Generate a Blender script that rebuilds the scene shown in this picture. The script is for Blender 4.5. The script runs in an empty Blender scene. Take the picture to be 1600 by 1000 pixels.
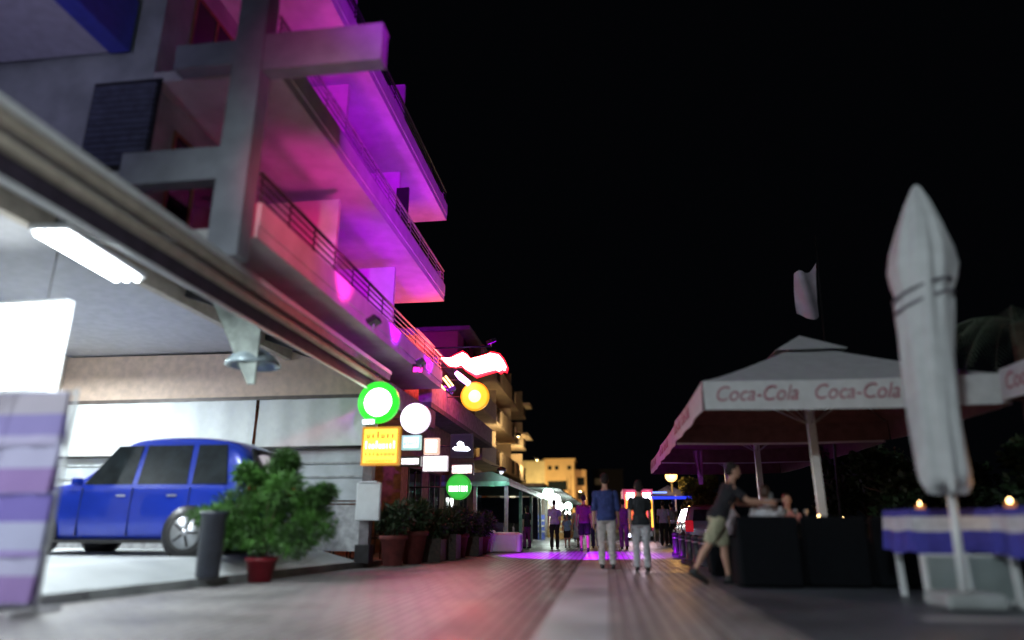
import bpy, bmesh, math, random
from mathutils import Vector, Matrix, Euler
R = math.radians
random.seed(7)
scn = bpy.context.scene
COL = scn.collection

# ------------------------------------------------------------------ camera
cam_d = bpy.data.cameras.new('camera'); cam = bpy.data.objects.new('camera', cam_d); COL.objects.link(cam)
cam.location = (0, 0, 0.85)
cam.rotation_euler = (R(90 + 16.9), 0, R(7.63))
cam_d.sensor_width = 36; cam_d.lens = 23.63
cam_d.clip_start = 0.05; cam_d.clip_end = 600
cam_d.dof.use_dof = True; cam_d.dof.focus_distance = 21; cam_d.dof.aperture_fstop = 0.19
scn.camera = cam
# ------------------------------------------------------------------ world, exposure
w = bpy.data.worlds.new('World'); scn.world = w; w.use_nodes = True
bg = w.node_tree.nodes['Background']; bg.inputs[0].default_value = (0.35, 0.42, 0.6, 1); bg.inputs[1].default_value = 0.0022
scn.view_settings.view_transform = 'Standard'; scn.view_settings.look = 'None'
scn.view_settings.exposure = 0; scn.view_settings.gamma = 1
scn.cycles.use_denoising = True
scn.cycles.sample_clamp_indirect = 4
scn.cycles.max_bounces = 6

# ------------------------------------------------------------------ helpers
MATS = {}
def mat(name, col, rough=0.7, metal=0, var=0.25, scale=6, bump=0.15, emit=None, estr=0, trans=0, spec=None, bscale=None):
    if name in MATS: return MATS[name]
    m = bpy.data.materials.new(name); m.use_nodes = True; nt = m.node_tree; N = nt.nodes; L = nt.links
    b = N['Principled BSDF']
    tc = N.new('ShaderNodeTexCoord'); nz = N.new('ShaderNodeTexNoise'); nz.inputs['Scale'].default_value = scale
    nz.inputs['Detail'].default_value = 6
    L.new(tc.outputs['Object'], nz.inputs['Vector'])
    mx = N.new('ShaderNodeMix'); mx.data_type = 'RGBA'
    c = col
    mx.inputs[6].default_value = (c[0]*(1-var), c[1]*(1-var), c[2]*(1-var), 1)
    mx.inputs[7].default_value = (min(1, c[0]*(1+var)), min(1, c[1]*(1+var)), min(1, c[2]*(1+var)), 1)
    mr = N.new('ShaderNodeMapRange'); mr.inputs[1].default_value = .35; mr.inputs[2].default_value = .65
    L.new(nz.outputs[0], mr.inputs[0]); L.new(mr.outputs[0], mx.inputs[0])
    L.new(mx.outputs[2], b.inputs['Base Color'])
    b.inputs['Roughness'].default_value = rough; b.inputs['Metallic'].default_value = metal
    if trans: b.inputs['Transmission Weight'].default_value = trans
    if bump:
        nb = N.new('ShaderNodeTexNoise'); nb.inputs['Scale'].default_value = bscale or scale*8; nb.inputs['Detail'].default_value = 4
        L.new(tc.outputs['Object'], nb.inputs['Vector'])
        bp = N.new('ShaderNodeBump'); bp.inputs['Strength'].default_value = bump; bp.inputs['Distance'].default_value = 0.01
        L.new(nb.outputs[0], bp.inputs['Height']); L.new(bp.outputs[0], b.inputs['Normal'])
    if emit:
        b.inputs['Emission Color'].default_value = (*emit, 1); b.inputs['Emission Strength'].default_value = estr
    MATS[name] = m; return m

def emat(name, col, s):
    return mat(name, [min(.8, x) for x in col], 0.4, 0, 0.02, 4, 0, emit=col, estr=s)

def emat2(name, c1, c2, s, scale=8, dist=6, rot=0.3, lo=.35, hi=.6):
    """backlit panel printed in two colours with uneven strokes"""
    m = mat(name, [min(.8, x) for x in c1], .4, 0, .02, 4, 0, emit=c1, estr=s)
    nt = m.node_tree; N = nt.nodes; L = nt.links; b = N['Principled BSDF']
    tc = N.new('ShaderNodeTexCoord'); mp = N.new('ShaderNodeMapping'); mp.inputs['Rotation'].default_value = (0, rot, 0)
    wv = N.new('ShaderNodeTexWave'); wv.bands_direction = 'Z'; wv.inputs['Scale'].default_value = scale
    wv.inputs['Distortion'].default_value = dist; wv.inputs['Detail'].default_value = 3; wv.inputs['Detail Scale'].default_value = 2
    mr = N.new('ShaderNodeMapRange'); mr.inputs[1].default_value = lo; mr.inputs[2].default_value = hi
    mx = N.new('ShaderNodeMix'); mx.data_type = 'RGBA'; mx.inputs[6].default_value = (*c1, 1); mx.inputs[7].default_value = (*c2, 1)
    L.new(tc.outputs['Object'], mp.inputs[0]); L.new(mp.outputs[0], wv.inputs['Vector']); L.new(wv.outputs['Fac'], mr.inputs[0])
    L.new(mr.outputs[0], mx.inputs[0]); L.new(mx.outputs[2], b.inputs['Emission Color'])
    return m

class MB:
    def __init__(s): s.v = []; s.f = []; s.sm = []
    def add(s, vs, fs, smooth=False):
        o = len(s.v); s.v += [tuple(v) for v in vs]; s.f += [tuple(i+o for i in f) for f in fs]; s.sm += [smooth]*len(fs); return s
    def box(s, c, d, rot=None, bev=0):
        x, y, z = d[0]/2, d[1]/2, d[2]/2
        vs = [Vector((a*x, b*y, e*z)) for a in (-1, 1) for b in (-1, 1) for e in (-1, 1)]
        if rot: M = Euler(rot).to_matrix(); vs = [M @ v for v in vs]
        vs = [v + Vector(c) for v in vs]
        return s.add(vs, [(0,1,3,2), (4,6,7,5), (0,4,5,1), (2,3,7,6), (0,2,6,4), (1,5,7,3)])
    def b2(s, x0, x1, y0, y1, z0, z1): return s.box(((x0+x1)/2, (y0+y1)/2, (z0+z1)/2), (abs(x1-x0), abs(y1-y0), abs(z1-z0)))
    def rbox(s, c, d, r=.03, n=3, rz=0, taper=1):
        """box with rounded vertical edges and softened top"""
        x, y, z = d[0]/2, d[1]/2, d[2]
        def ring(ins, zz, t):
            out = []
            for cx, cy, a0 in ((x-r, y-r, 0), (-x+r, y-r, 90), (-x+r, -y+r, 180), (x-r, -y+r, 270)):
                for k in range(n+1):
                    a = R(a0 + 90*k/n); q = max(.002, r-ins)
                    out.append((( cx+q*math.cos(a))*t, (cy+q*math.sin(a))*t, zz))
            return out
        rs = [ring(r*.6, -z/2, taper), ring(0, -z/2+r*.5, taper), ring(0, z/2-r, 1), ring(r*.35, z/2-r*.3, 1), ring(r*.95, z/2, 1)]
        m = len(rs[0]); vs = []; fs = []
        cr, sr = math.cos(rz), math.sin(rz)
        for rg in rs: vs += [(c[0]+p[0]*cr-p[1]*sr, c[1]+p[0]*sr+p[1]*cr, c[2]+p[2]) for p in rg]
        for i in range(len(rs)-1):
            for k in range(m): fs.append((i*m+k, i*m+(k+1) % m, (i+1)*m+(k+1) % m, (i+1)*m+k))
        fs.append(tuple(range(m))[::-1]); fs.append(tuple((len(rs)-1)*m+k for k in range(m)))
        return s.add(vs, fs, False)
    def tube(s, pts, r, n=10, caps=True):
        pts = [Vector(p) for p in pts]; rr = r if isinstance(r, (list, tuple)) else [r]*len(pts)
        vs = []; fs = []
        up = Vector((0, 0, 1))
        for i, p in enumerate(pts):
            d = (pts[min(i+1, len(pts)-1)] - pts[max(i-1, 0)]).normalized()
            a = d.cross(up if abs(d.z) < .95 else Vector((1, 0, 0))).normalized(); b = d.cross(a)
            for k in range(n):
                t = 2*math.pi*k/n; vs.append(p + (a*math.cos(t) + b*math.sin(t))*rr[i])
        for i in range(len(pts)-1):
            for k in range(n): fs.append((i*n+k, i*n+(k+1) % n, (i+1)*n+(k+1) % n, (i+1)*n+k))
        if caps: fs.append(tuple(range(n))); fs.append(tuple((len(pts)-1)*n+k for k in range(n))[::-1])
        return s.add(vs, fs, True)
    def lathe(s, prof, c=(0,0,0), n=24, axis='z', wob=None):
        vs = []; fs = []
        for i, (r, z) in enumerate(prof):
            for k in range(n):
                t = 2*math.pi*k/n; q = r*(wob(t, z) if wob else 1)
                p = (q*math.cos(t), q*math.sin(t), z)
                if axis == 'y': p = (p[0], p[2], p[1])
                if axis == 'x': p = (p[2], p[0], p[1])
                vs.append((p[0]+c[0], p[1]+c[1], p[2]+c[2]))
        for i in range(len(prof)-1):
            for k in range(n): fs.append((i*n+k, i*n+(k+1) % n, (i+1)*n+(k+1) % n, (i+1)*n+k))
        fs.append(tuple(range(n))[::-1]); fs.append(tuple((len(prof)-1)*n+k for k in range(n)))
        return s.add(vs, fs, True)
    def ball(s, c, r, n=16):
        if not isinstance(r, (tuple, list)): r = (r, r, r)
        m = n//2; vs = [(c[0], c[1], c[2]-r[2])]; fs = []
        for i in range(1, m):
            a = math.pi*i/m - math.pi/2
            for k in range(n):
                t = 2*math.pi*k/n; vs.append((c[0]+r[0]*math.cos(a)*math.cos(t), c[1]+r[1]*math.cos(a)*math.sin(t), c[2]+r[2]*math.sin(a)))
        vs.append((c[0], c[1], c[2]+r[2])); T = len(vs)-1
        for k in range(n): fs.append((0, 1+(k+1) % n, 1+k)); fs.append((T, T-n+k, T-n+(k+1) % n))
        for i in range(m-2):
            for k in range(n): fs.append((1+i*n+k, 1+i*n+(k+1) % n, 1+(i+1)*n+(k+1) % n, 1+(i+1)*n+k))
        return s.add(vs, fs, True)
    def prism(s, poly, axis, a, b):
        """polygon of 2-D points extruded along axis from a to b"""
        def P(p, t): return {'y': (p[0], t, p[1]), 'x': (t, p[0], p[1]), 'z': (p[0], p[1], t)}[axis]
        n = len(poly); vs = [P(p, a) for p in poly] + [P(p, b) for p in poly]
        fs = [tuple(range(n)), tuple(range(2*n-1, n-1, -1))] + [(i, n+i, n+(i+1) % n, (i+1) % n) for i in range(n)]
        return s.add(vs, fs)
    def quad(s, a, b, c, d): return s.add([a, b, c, d], [(0, 1, 2, 3)])
    def sheet(s, fn, nu, nv, th=0.0):
        vs = [fn(i/nu, j/nv) for j in range(nv+1) for i in range(nu+1)]
        fs = [(j*(nu+1)+i, j*(nu+1)+i+1, (j+1)*(nu+1)+i+1, (j+1)*(nu+1)+i) for j in range(nv) for i in range(nu)]
        return s.add(vs, fs, True)
    def build(s, name, m, parent=None, off=(0,0,0), fix=True):
        me = bpy.data.meshes.new(name); o0 = Vector(off)
        me.from_pydata([tuple(Vector(v)-o0) for v in s.v], [], s.f); me.update()
        for p, q in zip(me.polygons, s.sm): p.use_smooth = q
        if fix:
            bm = bmesh.new(); bm.from_mesh(me); bmesh.ops.recalc_face_normals(bm, faces=bm.faces); bm.to_mesh(me); bm.free()
        me.materials.append(m)
        o = bpy.data.objects.new(name, me); COL.objects.link(o)
        if parent: o.parent = parent
        else: o.location = off
        return o

def tag(o, label=None, cat=None, group=None, kind=None):
    if label: o['label'] = label
    if cat: o['category'] = cat
    if group: o['group'] = group
    if kind: o['kind'] = kind
    return o
def thing(name, label, cat, loc=(0,0,0), rz=0, group=None):
    o = bpy.data.objects.new(name, None); COL.objects.link(o); o.empty_display_size = .2
    o.location = loc; o.rotation_euler = (0, 0, rz); return tag(o, label, cat, group)
def struct(name, mb, m, **k): return tag(mb.build(name, m, **k), kind='structure')
def copy_tree(o, parent=None):
    c = o.copy(); COL.objects.link(c); c.parent = parent
    for ch in [x for x in COL.objects if x.parent == o]: copy_tree(ch, c)
    return c
def lamp(kind, name, loc, energy, col, parent=None, size=.1, target=None, spot=90, blend=.6, off=(0,0,0)):
    d = bpy.data.lights.new(name, kind); d.energy = energy; d.color = col
    if kind == 'AREA': d.size = size
    else: d.shadow_soft_size = size
    if kind == 'SPOT': d.spot_size = R(spot); d.spot_blend = blend
    o = bpy.data.objects.new(name, d); COL.objects.link(o)
    o.location = Vector(loc) - Vector(off)
    if parent: o.parent = parent
    if target: o.rotation_euler = (Vector(target)-Vector(loc)).to_track_quat('-Z', 'Y').to_euler()
    return o
def text_mesh(name, s, size, m, parent, loc, rot, shear=0, extrude=.004, sx=1):
    cu = bpy.data.curves.new(name, 'FONT'); cu.body = s; cu.size = size; cu.shear = shear; cu.extrude = extrude
    cu.align_x = 'CENTER'; cu.align_y = 'CENTER'
    t = bpy.data.objects.new(name+'_c', cu); COL.objects.link(t)
    bpy.context.view_layer.update()
    me = bpy.data.meshes.new_from_object(t.evaluated_get(bpy.context.evaluated_depsgraph_get()))
    bpy.data.objects.remove(t); me.materials.clear(); me.materials.append(m)
    M = Matrix.Translation(loc) @ Euler(rot).to_matrix().to_4x4() @ Matrix.Diagonal((sx, 1, 1, 1)); me.transform(M)
    o = bpy.data.objects.new(name, me); COL.objects.link(o); o.parent = parent; return o

# ---- materials
concrete = mat('concrete', (.34, .36, .36), .85, var=.2, scale=2.2, bump=.3)
plaster = mat('plaster_grey', (.40, .43, .43), .85, var=.25, scale=1.3, bump=.4)
plaster_w = mat('plaster_white', (.60, .58, .58), .8, var=.10, scale=2.5, bump=.4)
cream = mat('cream_render', (.62, .50, .30), .85, var=.12, scale=1.2)
orange_w = mat('orange_render', (.55, .32, .16), .85, var=.12, scale=1.2)
darkwall = mat('dark_wall', (.10, .09, .09), .85, var=.3)
brownwall = mat('brown_wall', (.22, .12, .08), .85, var=.3)
glassd = mat('dark_glass', (.012, .016, .018), .06, var=.3, bump=0); glassd.node_tree.nodes['Principled BSDF'].inputs['Specular IOR Level'].default_value = .25
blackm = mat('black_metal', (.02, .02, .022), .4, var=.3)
steel = mat('steel', (.45, .46, .48), .35, .8, var=.1)
whitem = mat('white_metal', (.72, .74, .74), .35, var=.05, bump=.03)
tanm = mat('tan_awning', (.42, .37, .30), .7, var=.12)
woodd = mat('dark_wood', (.04, .024, .016), .6, var=.4, scale=12)
woodm = mat('warm_wood', (.30, .15, .06), .55, var=.3, scale=10)
terra = mat('terracotta', (.15, .03, .028), .75, var=.25)
redpot = mat('red_pot', (.22, .012, .022), .45, var=.15)
leafg = mat('leaf_green', (.042, .125, .016), .65, var=.75, scale=3.5, bump=0)
leafd = mat('leaf_dark', (.018, .04, .014), .6, var=.6, scale=4, bump=0)
leafo = mat('leaf_olive', (.10, .11, .025), .6, var=.5, scale=3, bump=0)
bark = mat('bark', (.09, .06, .04), .9, var=.4, bump=.6)
umbw = mat('umbrella_canvas', (.60, .61, .62), .85, var=.06, scale=5, bump=.2)
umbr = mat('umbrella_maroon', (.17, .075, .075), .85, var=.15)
scriptred = mat('script_red', (.42, .17, .21), .7, var=.1)
skin = mat('skin', (.48, .27, .19), .55, var=.08, bump=.05)
hairm = mat('hair_dark', (.014, .009, .008), .85, var=.4, scale=60)
hairb = mat('hair_brown', (.06, .03, .018), .5, var=.4, scale=60)
shoem = mat('shoe_black', (.015, .015, .016), .4, var=.2)
rubber = mat('rubber', (.02, .02, .02), .75, var=.2)
lipm = mat('lips', (.40, .12, .10), .5, var=.05, bump=0)
eyem = mat('eyes', (.05, .03, .02), .15, var=.2, bump=0)
def cloth(name, c, rough=.9): return mat('cloth_'+name, c, rough, var=.12, scale=14, bump=.5, bscale=22)

# ------------------------------------------------------------------ ground
def paving(name, c1, c2, mortar, cw, cl, rough=.42, jw=.012, bump=.5, gv=.25):
    m = bpy.data.materials.new(name); m.use_nodes = True; N = m.node_tree.nodes; L = m.node_tree.links; b = N['Principled BSDF']
    tc = N.new('ShaderNodeTexCoord'); mp = N.new('ShaderNodeMapping'); mp.inputs['Rotation'].default_value = (0, 0, R(90))
    br = N.new('ShaderNodeTexBrick'); br.inputs['Scale'].default_value = 1
    br.inputs['Brick Width'].default_value = cl; br.inputs['Row Height'].default_value = cw
    br.inputs['Mortar Size'].default_value = jw; br.inputs['Mortar Smooth'].default_value = .4; br.offset = .5
    br.inputs['Color1'].default_value = (*c1, 1); br.inputs['Color2'].default_value = (*c2, 1); br.inputs['Mortar'].default_value = (*mortar, 1)
    L.new(tc.outputs['Object'], mp.inputs[0]); L.new(mp.outputs[0], br.inputs['Vector'])
    nz = N.new('ShaderNodeTexNoise'); nz.inputs['Scale'].default_value = .9; nz.inputs['Detail'].default_value = 8; L.new(tc.outputs['Object'], nz.inputs['Vector'])
    mr = N.new('ShaderNodeMapRange'); mr.inputs[1].default_value = .3; mr.inputs[2].default_value = .7; mr.inputs[3].default_value = 1-gv; mr.inputs[4].default_value = 1+gv
    L.new(nz.outputs[0], mr.inputs[0])
    mx = N.new('ShaderNodeMix'); mx.data_type = 'RGBA'; mx.blend_type = 'MULTIPLY'; mx.inputs[0].default_value = 1
    L.new(br.outputs[0], mx.inputs[6]); L.new(mr.outputs[0], mx.inputs[7]); L.new(mx.outputs[2], b.inputs['Base Color'])
    r2 = N.new('ShaderNodeMapRange'); r2.inputs[1].default_value = .3; r2.inputs[2].default_value = .7; r2.inputs[3].default_value = rough-.1; r2.inputs[4].default_value = rough+.15
    L.new(nz.outputs[0], r2.inputs[0]); L.new(r2.outputs[0], b.inputs['Roughness'])
    bp = N.new('ShaderNodeBump'); bp.inputs['Strength'].default_value = bump; bp.inputs['Distance'].default_value = .006; bp.invert = True
    L.new(br.outputs['Fac'], bp.inputs['Height']); L.new(bp.outputs[0], b.inputs['Normal'])
    return m
pv_rib = paving('paving_ribbed', (.33, .31, .30), (.27, .255, .25), (.07, .065, .065), .13, .8, jw=.028)
pv_rib2 = paving('paving_ribbed_dark', (.19, .175, .18), (.155, .14, .145), (.035,.032,.035), .13, .8, jw=.028)
pv_stone = paving('paving_stone', (.50, .49, .50), (.46, .455, .46), (.30, .29, .30), .6, .9, jw=.006, bump=.2)
pv_tan = paving('paving_tan', (.31, .28, .265), (.27, .245, .24), (.10, .09, .09), .14, .9, jw=.022)
pv_slate = paving('paving_slate', (.085, .095, .11), (.075, .082, .095), (.04, .045, .05), .4, .4, jw=.008)
pv_conc = paving('forecourt_concrete', (.38, .40, .40), (.35, .37, .37), (.25, .26, .26), 1.5, 1.5, rough=.6, jw=.008, bump=.2)
asphalt = mat('asphalt', (.05, .05, .052), .75, var=.3, scale=3, bump=.4)

def flat(x0, x1, y0, y1, z=0):
    return MB().quad((x0, y0, z), (x1, y0, z), (x1, y1, z), (x0, y1, z))
struct('ground', flat(-160, 160, -60, 420, -.02), asphalt)
YF = 30.5
struct('paving_ribbed', flat(-4.0, -1.48, -14, YF), pv_rib)
struct('paving_ribbed_side', MB().quad((-9, -14, 0), (-4.0, -14, 0), (-4.0, YF, 0), (-9, YF, 0)), pv_rib)
struct('paving_dark_band', flat(-1.48, -.6, -14, YF), pv_rib2)
struct('paving_stone_band', flat(-.6, 0, -14, YF), pv_stone)
struct('paving_tan_band', flat(0, .86, -14, YF), pv_tan)
struct('paving_light_band', flat(.86, 1.5, -14, YF), pv_rib)
struct('paving_slate', flat(1.5, 26, -14, 60), pv_slate)
struct('road', flat(-9, 1.5, YF, 60, -.004), mat('road_pale', (.30, .31, .31), .4, var=.25, scale=1.5))
struct('road_far', flat(-14, 12, 60, 260, -.012), mat('road_grey', (.16, .16, .16), .6, var=.25, scale=1))
# raised forecourt with kerb (oblique edge)
kx = lambda y: -5.0 - (14.2-y)*.15 if y < 14.2 else -5.0
mb = MB(); ys = [-6, 0, 3, 6, 8, 9, 10, 11, 12, 13, 14.2]
for a, b in zip(ys, ys[1:]):
    for (d0, z0, d1, z1) in ((-.14, .12, -1.0, .34), (-1.0, .34, -9, .36)):
        mb.quad((kx(a)+d0, a, z0), (kx(b)+d0, b, z0), (kx(b)+d1, b, z1), (kx(a)+d1, a, z1))
struct('forecourt', mb, pv_conc)
mb = MB()
for a, b in zip(ys, ys[1:]):
    p = [(kx(a), a), (kx(b), b), (kx(b)-.14, b), (kx(a)-.14, a)]
    mb.prism(p, 'z', -.02, .122)
struct('kerb', mb, concrete)
# low raised pavement in front of the bars
struct('pavement', MB().b2(-9, -4.9, 14.2, 60, -.02, .1), mat('pavement_brown', (.12, .10, .09), .7, var=.3, scale=3))

# ------------------------------------------------------------------ canopy over the forecourt
cx = -4.8
can = thing('shop_canopy', 'long awning with white gutter and tan blind along the shops on the left', 'awning', (cx, 8, 0))
O = can.location
MB().b2(cx-.02, cx+.06, -2, 14.6, 4.12, 4.20).build('gutter', whitem, can, O)
MB().b2(cx-.03, cx+.03, -2, 14.6, 3.99, 4.117).build('fascia', tanm, can, O)
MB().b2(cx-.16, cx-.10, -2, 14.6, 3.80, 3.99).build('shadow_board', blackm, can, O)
MB().tube([(cx-.02, -2, 3.865), (cx-.02, 14.6, 3.865)], .062, 14).build('blind_roll', tanm, can, O)
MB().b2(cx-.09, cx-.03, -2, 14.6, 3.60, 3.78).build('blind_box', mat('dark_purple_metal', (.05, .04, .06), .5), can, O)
MB().tube([(cx-.03, -2, 3.57), (cx-.03, 14.6, 3.57)], .022, 8).build('bottom_rail', whitem, can, O)
ceilm = mat('ceiling_panel', (.40, .41, .43), .6, var=.08)
mb = MB()
mb.prism([(cx-.17, 3.99), (cx-.17, 4.07), (-7.1, 4.86), (-13, 4.86), (-13, 4.78), (-7.12, 4.78)], 'y', -2, 14.6)
mb.build('canopy_roof', ceilm, can, O)
for y in (1.5, 4.4, 7.3, 10.2, 13.1):
    MB().add([(cx-.2, y, 3.86), (cx-.2, y+.1, 3.86), (-7.1, y+.1, 4.64), (-7.1, y, 4.64), (cx-.2, y, 4.0), (cx-.2, y+.1, 4.0), (-7.1, y+.1, 4.77), (-7.1, y, 4.77)],
             [(0,1,2,3), (4,5,6,7), (0,1,5,4), (1,2,6,5), (2,3,7,6), (3,0,4,7)]).build('rafter', blackm, can, O)
MB().b2(-7.25, -7.1, -2, 14.4, 4.50, 4.775).build('inner_beam', tanm, can, O)
MB().prism([(-5.5, 3.0), (-5.62, 3.0), (-6.45, 4.5), (-5.95, 4.4), (-5.5, 3.9)], 'y', 9.95, 10.0).build('gusset', mat('brace_green', (.26, .30, .27), .7), can, O)
pg = mat('post_dark', (.13, .12, .13), .6)
MB().b2(-5.03, -4.83, 13.9, 14.1, .1, 4.0).build('post', pg, can, O)
MB().b2(-5.08, -4.78, 13.85, 14.15, .1, .45).build('post_foot', blackm, can, O)
# end wall with roller screens
endw = thing('end_wall', 'beige upper wall closing the far end of the awning above the white roller screens', 'wall', (-8.9, 14.5, 0))
O = endw.location
beige = mat('beige_wall', (.68, .53, .42), .8, var=.1)
MB().prism([(-5.1, 3.65), (-5.1, 4.0), (-7.1, 4.70), (-12.9, 4.75), (-12.9, 3.65)], 'y', 14.45, 14.6).build('wall', beige, endw, O)
MB().b2(-12.9, -5.1, 14.38, 14.44, 3.58, 3.66).build('rail', mat('rail_brown', (.10, .08, .07), .5), endw, O)
mb = MB().b2(-12.9, -5.1, 14.5, 14.6, .3, 1.25); mb.build('lower_wall', mat('lowwall', (.30, .31, .32), .8), endw, O)
MB().b2(-12.9, -5.1, 14.52, 14.56, 1.35, 2.6).build('window_pane', mat('clear_screen', (.40, .44, .46), .35, var=.2, scale=1.5), endw, O)
for z in (1.3, 1.85, 2.15): MB().b2(-12.9, -5.1, 14.48, 14.52, z-.02, z+.02).build('bar', mat('bar_grey', (.28, .30, .31), .5), endw, O)
scr = mat('screen_white', (.70, .74, .72), .8, var=.04, bump=.1)
def screen(x0, x1, z0):
    mb = MB()
    mb.sheet(lambda u, v: (x0+(x1-x0)*u, 14.36 + .012*math.sin(u*(x1-x0)*9) + .01*math.sin(v*7+u*5), 3.57-(3.57-z0)*v), 60, 8)
    o = mb.build('roller_screen', scr, None, (x0, 14.36, 3.57), fix=False); return o
o = screen(-7.75, -5.12, 2.5); tag(o, 'white roller screen right beside the post with the lit signs', 'blind', 'white roller screens')
MB().tube([(-7.75, 14.35, 2.48), (-5.12, 14.35, 2.48)], .03, 8).build('bottom_bar', blackm, o, o.location)
o = screen(-12.6, -7.82, 2.35); tag(o, 'wide white roller screen hanging behind the roof of the blue car', 'blind', 'white roller screens')
MB().tube([(-12.6, 14.35, 2.33), (-7.82, 14.35, 2.33)], .03, 8).build('bottom_bar', blackm, o, o.location)
# shop front under the canopy (left edge) -------------------------------------------------
sh = thing('souvenir_shop', 'pale shop front behind the parked car at the left edge', 'shop', (-12.9, 6, 0)); O = sh.location
MB().b2(-13.1, -12.9, -2, 14.6, .3, 4.78).build('wall', mat('shop_wall', (.66, .58, .46), .8, var=.08), sh, O)
for y in (2.5, 6.5, 10.3): 
    f = MB().b2(-12.9, -12.85, y-1.4, y+1.4, .5, 3.1).build('window', whitem, sh, O)
    MB().b2(-12.85, -12.84, y-1.3, y+1.3, .6, 3.0).build('pane', glassd, f, O)
# ceiling light panels
def ceil_light(loc, ln, wd, label, e, pw, tilt):
    t = thing('fluorescent_light', label, 'ceiling light', loc, tilt, 'fluorescent lights under the awning')
    MB().b2(-wd/2, wd/2, -ln/2, ln/2, .02, .09).build('housing', whitem, t)
    mb = MB()
    for k in (-1, 0, 1): mb.tube([(k*wd*.3, -ln/2+.04, -.01), (k*wd*.3, ln/2-.04, -.01)], .035, 10)
    mb.build('tube', emat('tube_light', (.86, .95, 1), e), t)
    for k in (-1, 1): MB().tube([(0, k*ln*.4, .09), (0, k*ln*.4, .42)], .008, 6).build('hanger', steel, t)
    d = bpy.data.lights.new('light', 'AREA'); d.shape = 'RECTANGLE'; d.size = wd; d.size_y = ln; d.energy = pw; d.color = (.86, .95, 1)
    o = bpy.data.objects.new('light', d); COL.objects.link(o); o.parent = t; o.location = (0, 0, -.06)
    d2 = bpy.data.lights.new('uplight', 'POINT'); d2.energy = pw*.18; d2.color = (.86, .95, 1); d2.shadow_soft_size = .15
    return t
ceil_light((-6.6, 7.45, 4.22), 1.7, .50, 'blazing white triple tube light under the awning at the left', 26, 260, R(6))
ceil_light((-11.4, 11.2, 4.3), 2.2, .4, 'unseen white tube light hidden behind the light box, brightening the end wall', 50, 620, 0)  # tube kept out of view to brighten the end wall
ceil_light((-7.0, 2.2, 4.12), 1.7, .42, 'white tube light nearest the camera under the awning', 26, 260, 0)
# illuminated box
t = thing('light_box', 'glaring white backlit panel at the left edge above the towel rack', 'light box', (-9.0, 8.3, 0)); O = t.location
MB().b2(-10.6, -7.62, 8.3, 8.45, 2.62, 3.98).build('case', whitem, t, O)
MB().b2(-10.55, -7.67, 8.285, 8.298, 2.67, 3.93).build('face', emat('box_face', (.93, .98, 1), 7), t, O)
for x in (-10.2, -8): MB().tube([(x, 8.37, 3.98), (x, 8.37, 4.78)], .015, 6).build('hanger', steel, t, O)
# glass dome lamp
t = thing('dome_lamp', 'unlit grey glass dome lamp hung from the awning left of the green sign', 'lamp', (-5.75, 10.3, 0)); O = t.location
c = (-5.75, 10.3, 3.42)
MB().lathe([(.03, .26), (.16, .24), (.34, .14), (.44, 0), (.45, -.04), (.40, -.05), (.30, .08), (.05, .16)], c, 28).build('shade', mat('dome_glass', (.34, .42, .44), .12, .3, var=.3, scale=5, bump=.1), t, O)
MB().ball((c[0], c[1], c[2]+.02), .1).build('bulb', mat('bulb_glass', (.6, .65, .65), .1), t, O)
MB().tube([(c[0], c[1], c[2]+.24), (c[0], c[1], 4.28)], .018, 8).build('rod', steel, t, O)

# ------------------------------------------------------------------ towel rack at the left edge
t = thing('towel_rack', 'tall rack of violet and blue striped towels at the left edge', 'towel rack', (-6.35, 6.5, 0)); O = t.location
for x in (-7.05, -5.62):
    MB().tube([(x, 6.5, 0), (x, 6.5, 2.25)], .02, 8).build('upright', steel, t, O)
    MB().b2(x-.03, x+.03, 6.2, 6.8, 0, .05).build('foot', steel, t, O)
for z in (2.22, 1.68, 1.16, .62): MB().tube([(-7.05, 6.5, z), (-5.62, 6.5, z)], .014, 8).build('rail', steel, t, O)
def stripe(name, cols, sc):
    m = mat(name, cols[0], .95, var=.05, bump=.4, bscale=80); N = m.node_tree.nodes; L = m.node_tree.links
    tc = N.new('ShaderNodeTexCoord'); sp = N.new('ShaderNodeSeparateXYZ'); L.new(tc.outputs['Object'], sp.inputs[0])
    mu = N.new('ShaderNodeMath'); mu.operation = 'MULTIPLY'; mu.inputs[1].default_value = sc
    fr = N.new('ShaderNodeMath'); fr.operation = 'FRACT'; L.new(sp.outputs[2], mu.inputs[0]); L.new(mu.outputs[0], fr.inputs[0])
    cr = N.new('ShaderNodeValToRGB'); cr.color_ramp.interpolation = 'CONSTANT'
    els = cr.color_ramp.elements
    for i, c in enumerate(cols):
        e = els[i] if i < 2 else els.new(i/len(cols)); e.position = i/len(cols); e.color = (*c, 1)
    L.new(fr.outputs[0], cr.inputs[0]); L.new(cr.outputs[0], N['Principled BSDF'].inputs['Base Color']); return m
tw = [stripe('towel_a', [(.30, .28, .52), (.42, .38, .55), (.26, .22, .46), (.42, .38, .45)], 1.1),
      stripe('towel_b', [(.26, .30, .55), (.28, .18, .40), (.42, .40, .56)], 1.3),
      stripe('towel_c', [(.14, .16, .50), (.30, .22, .48), (.40, .40, .56), (.18, .14, .42)], .9)]
k = 0
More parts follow.
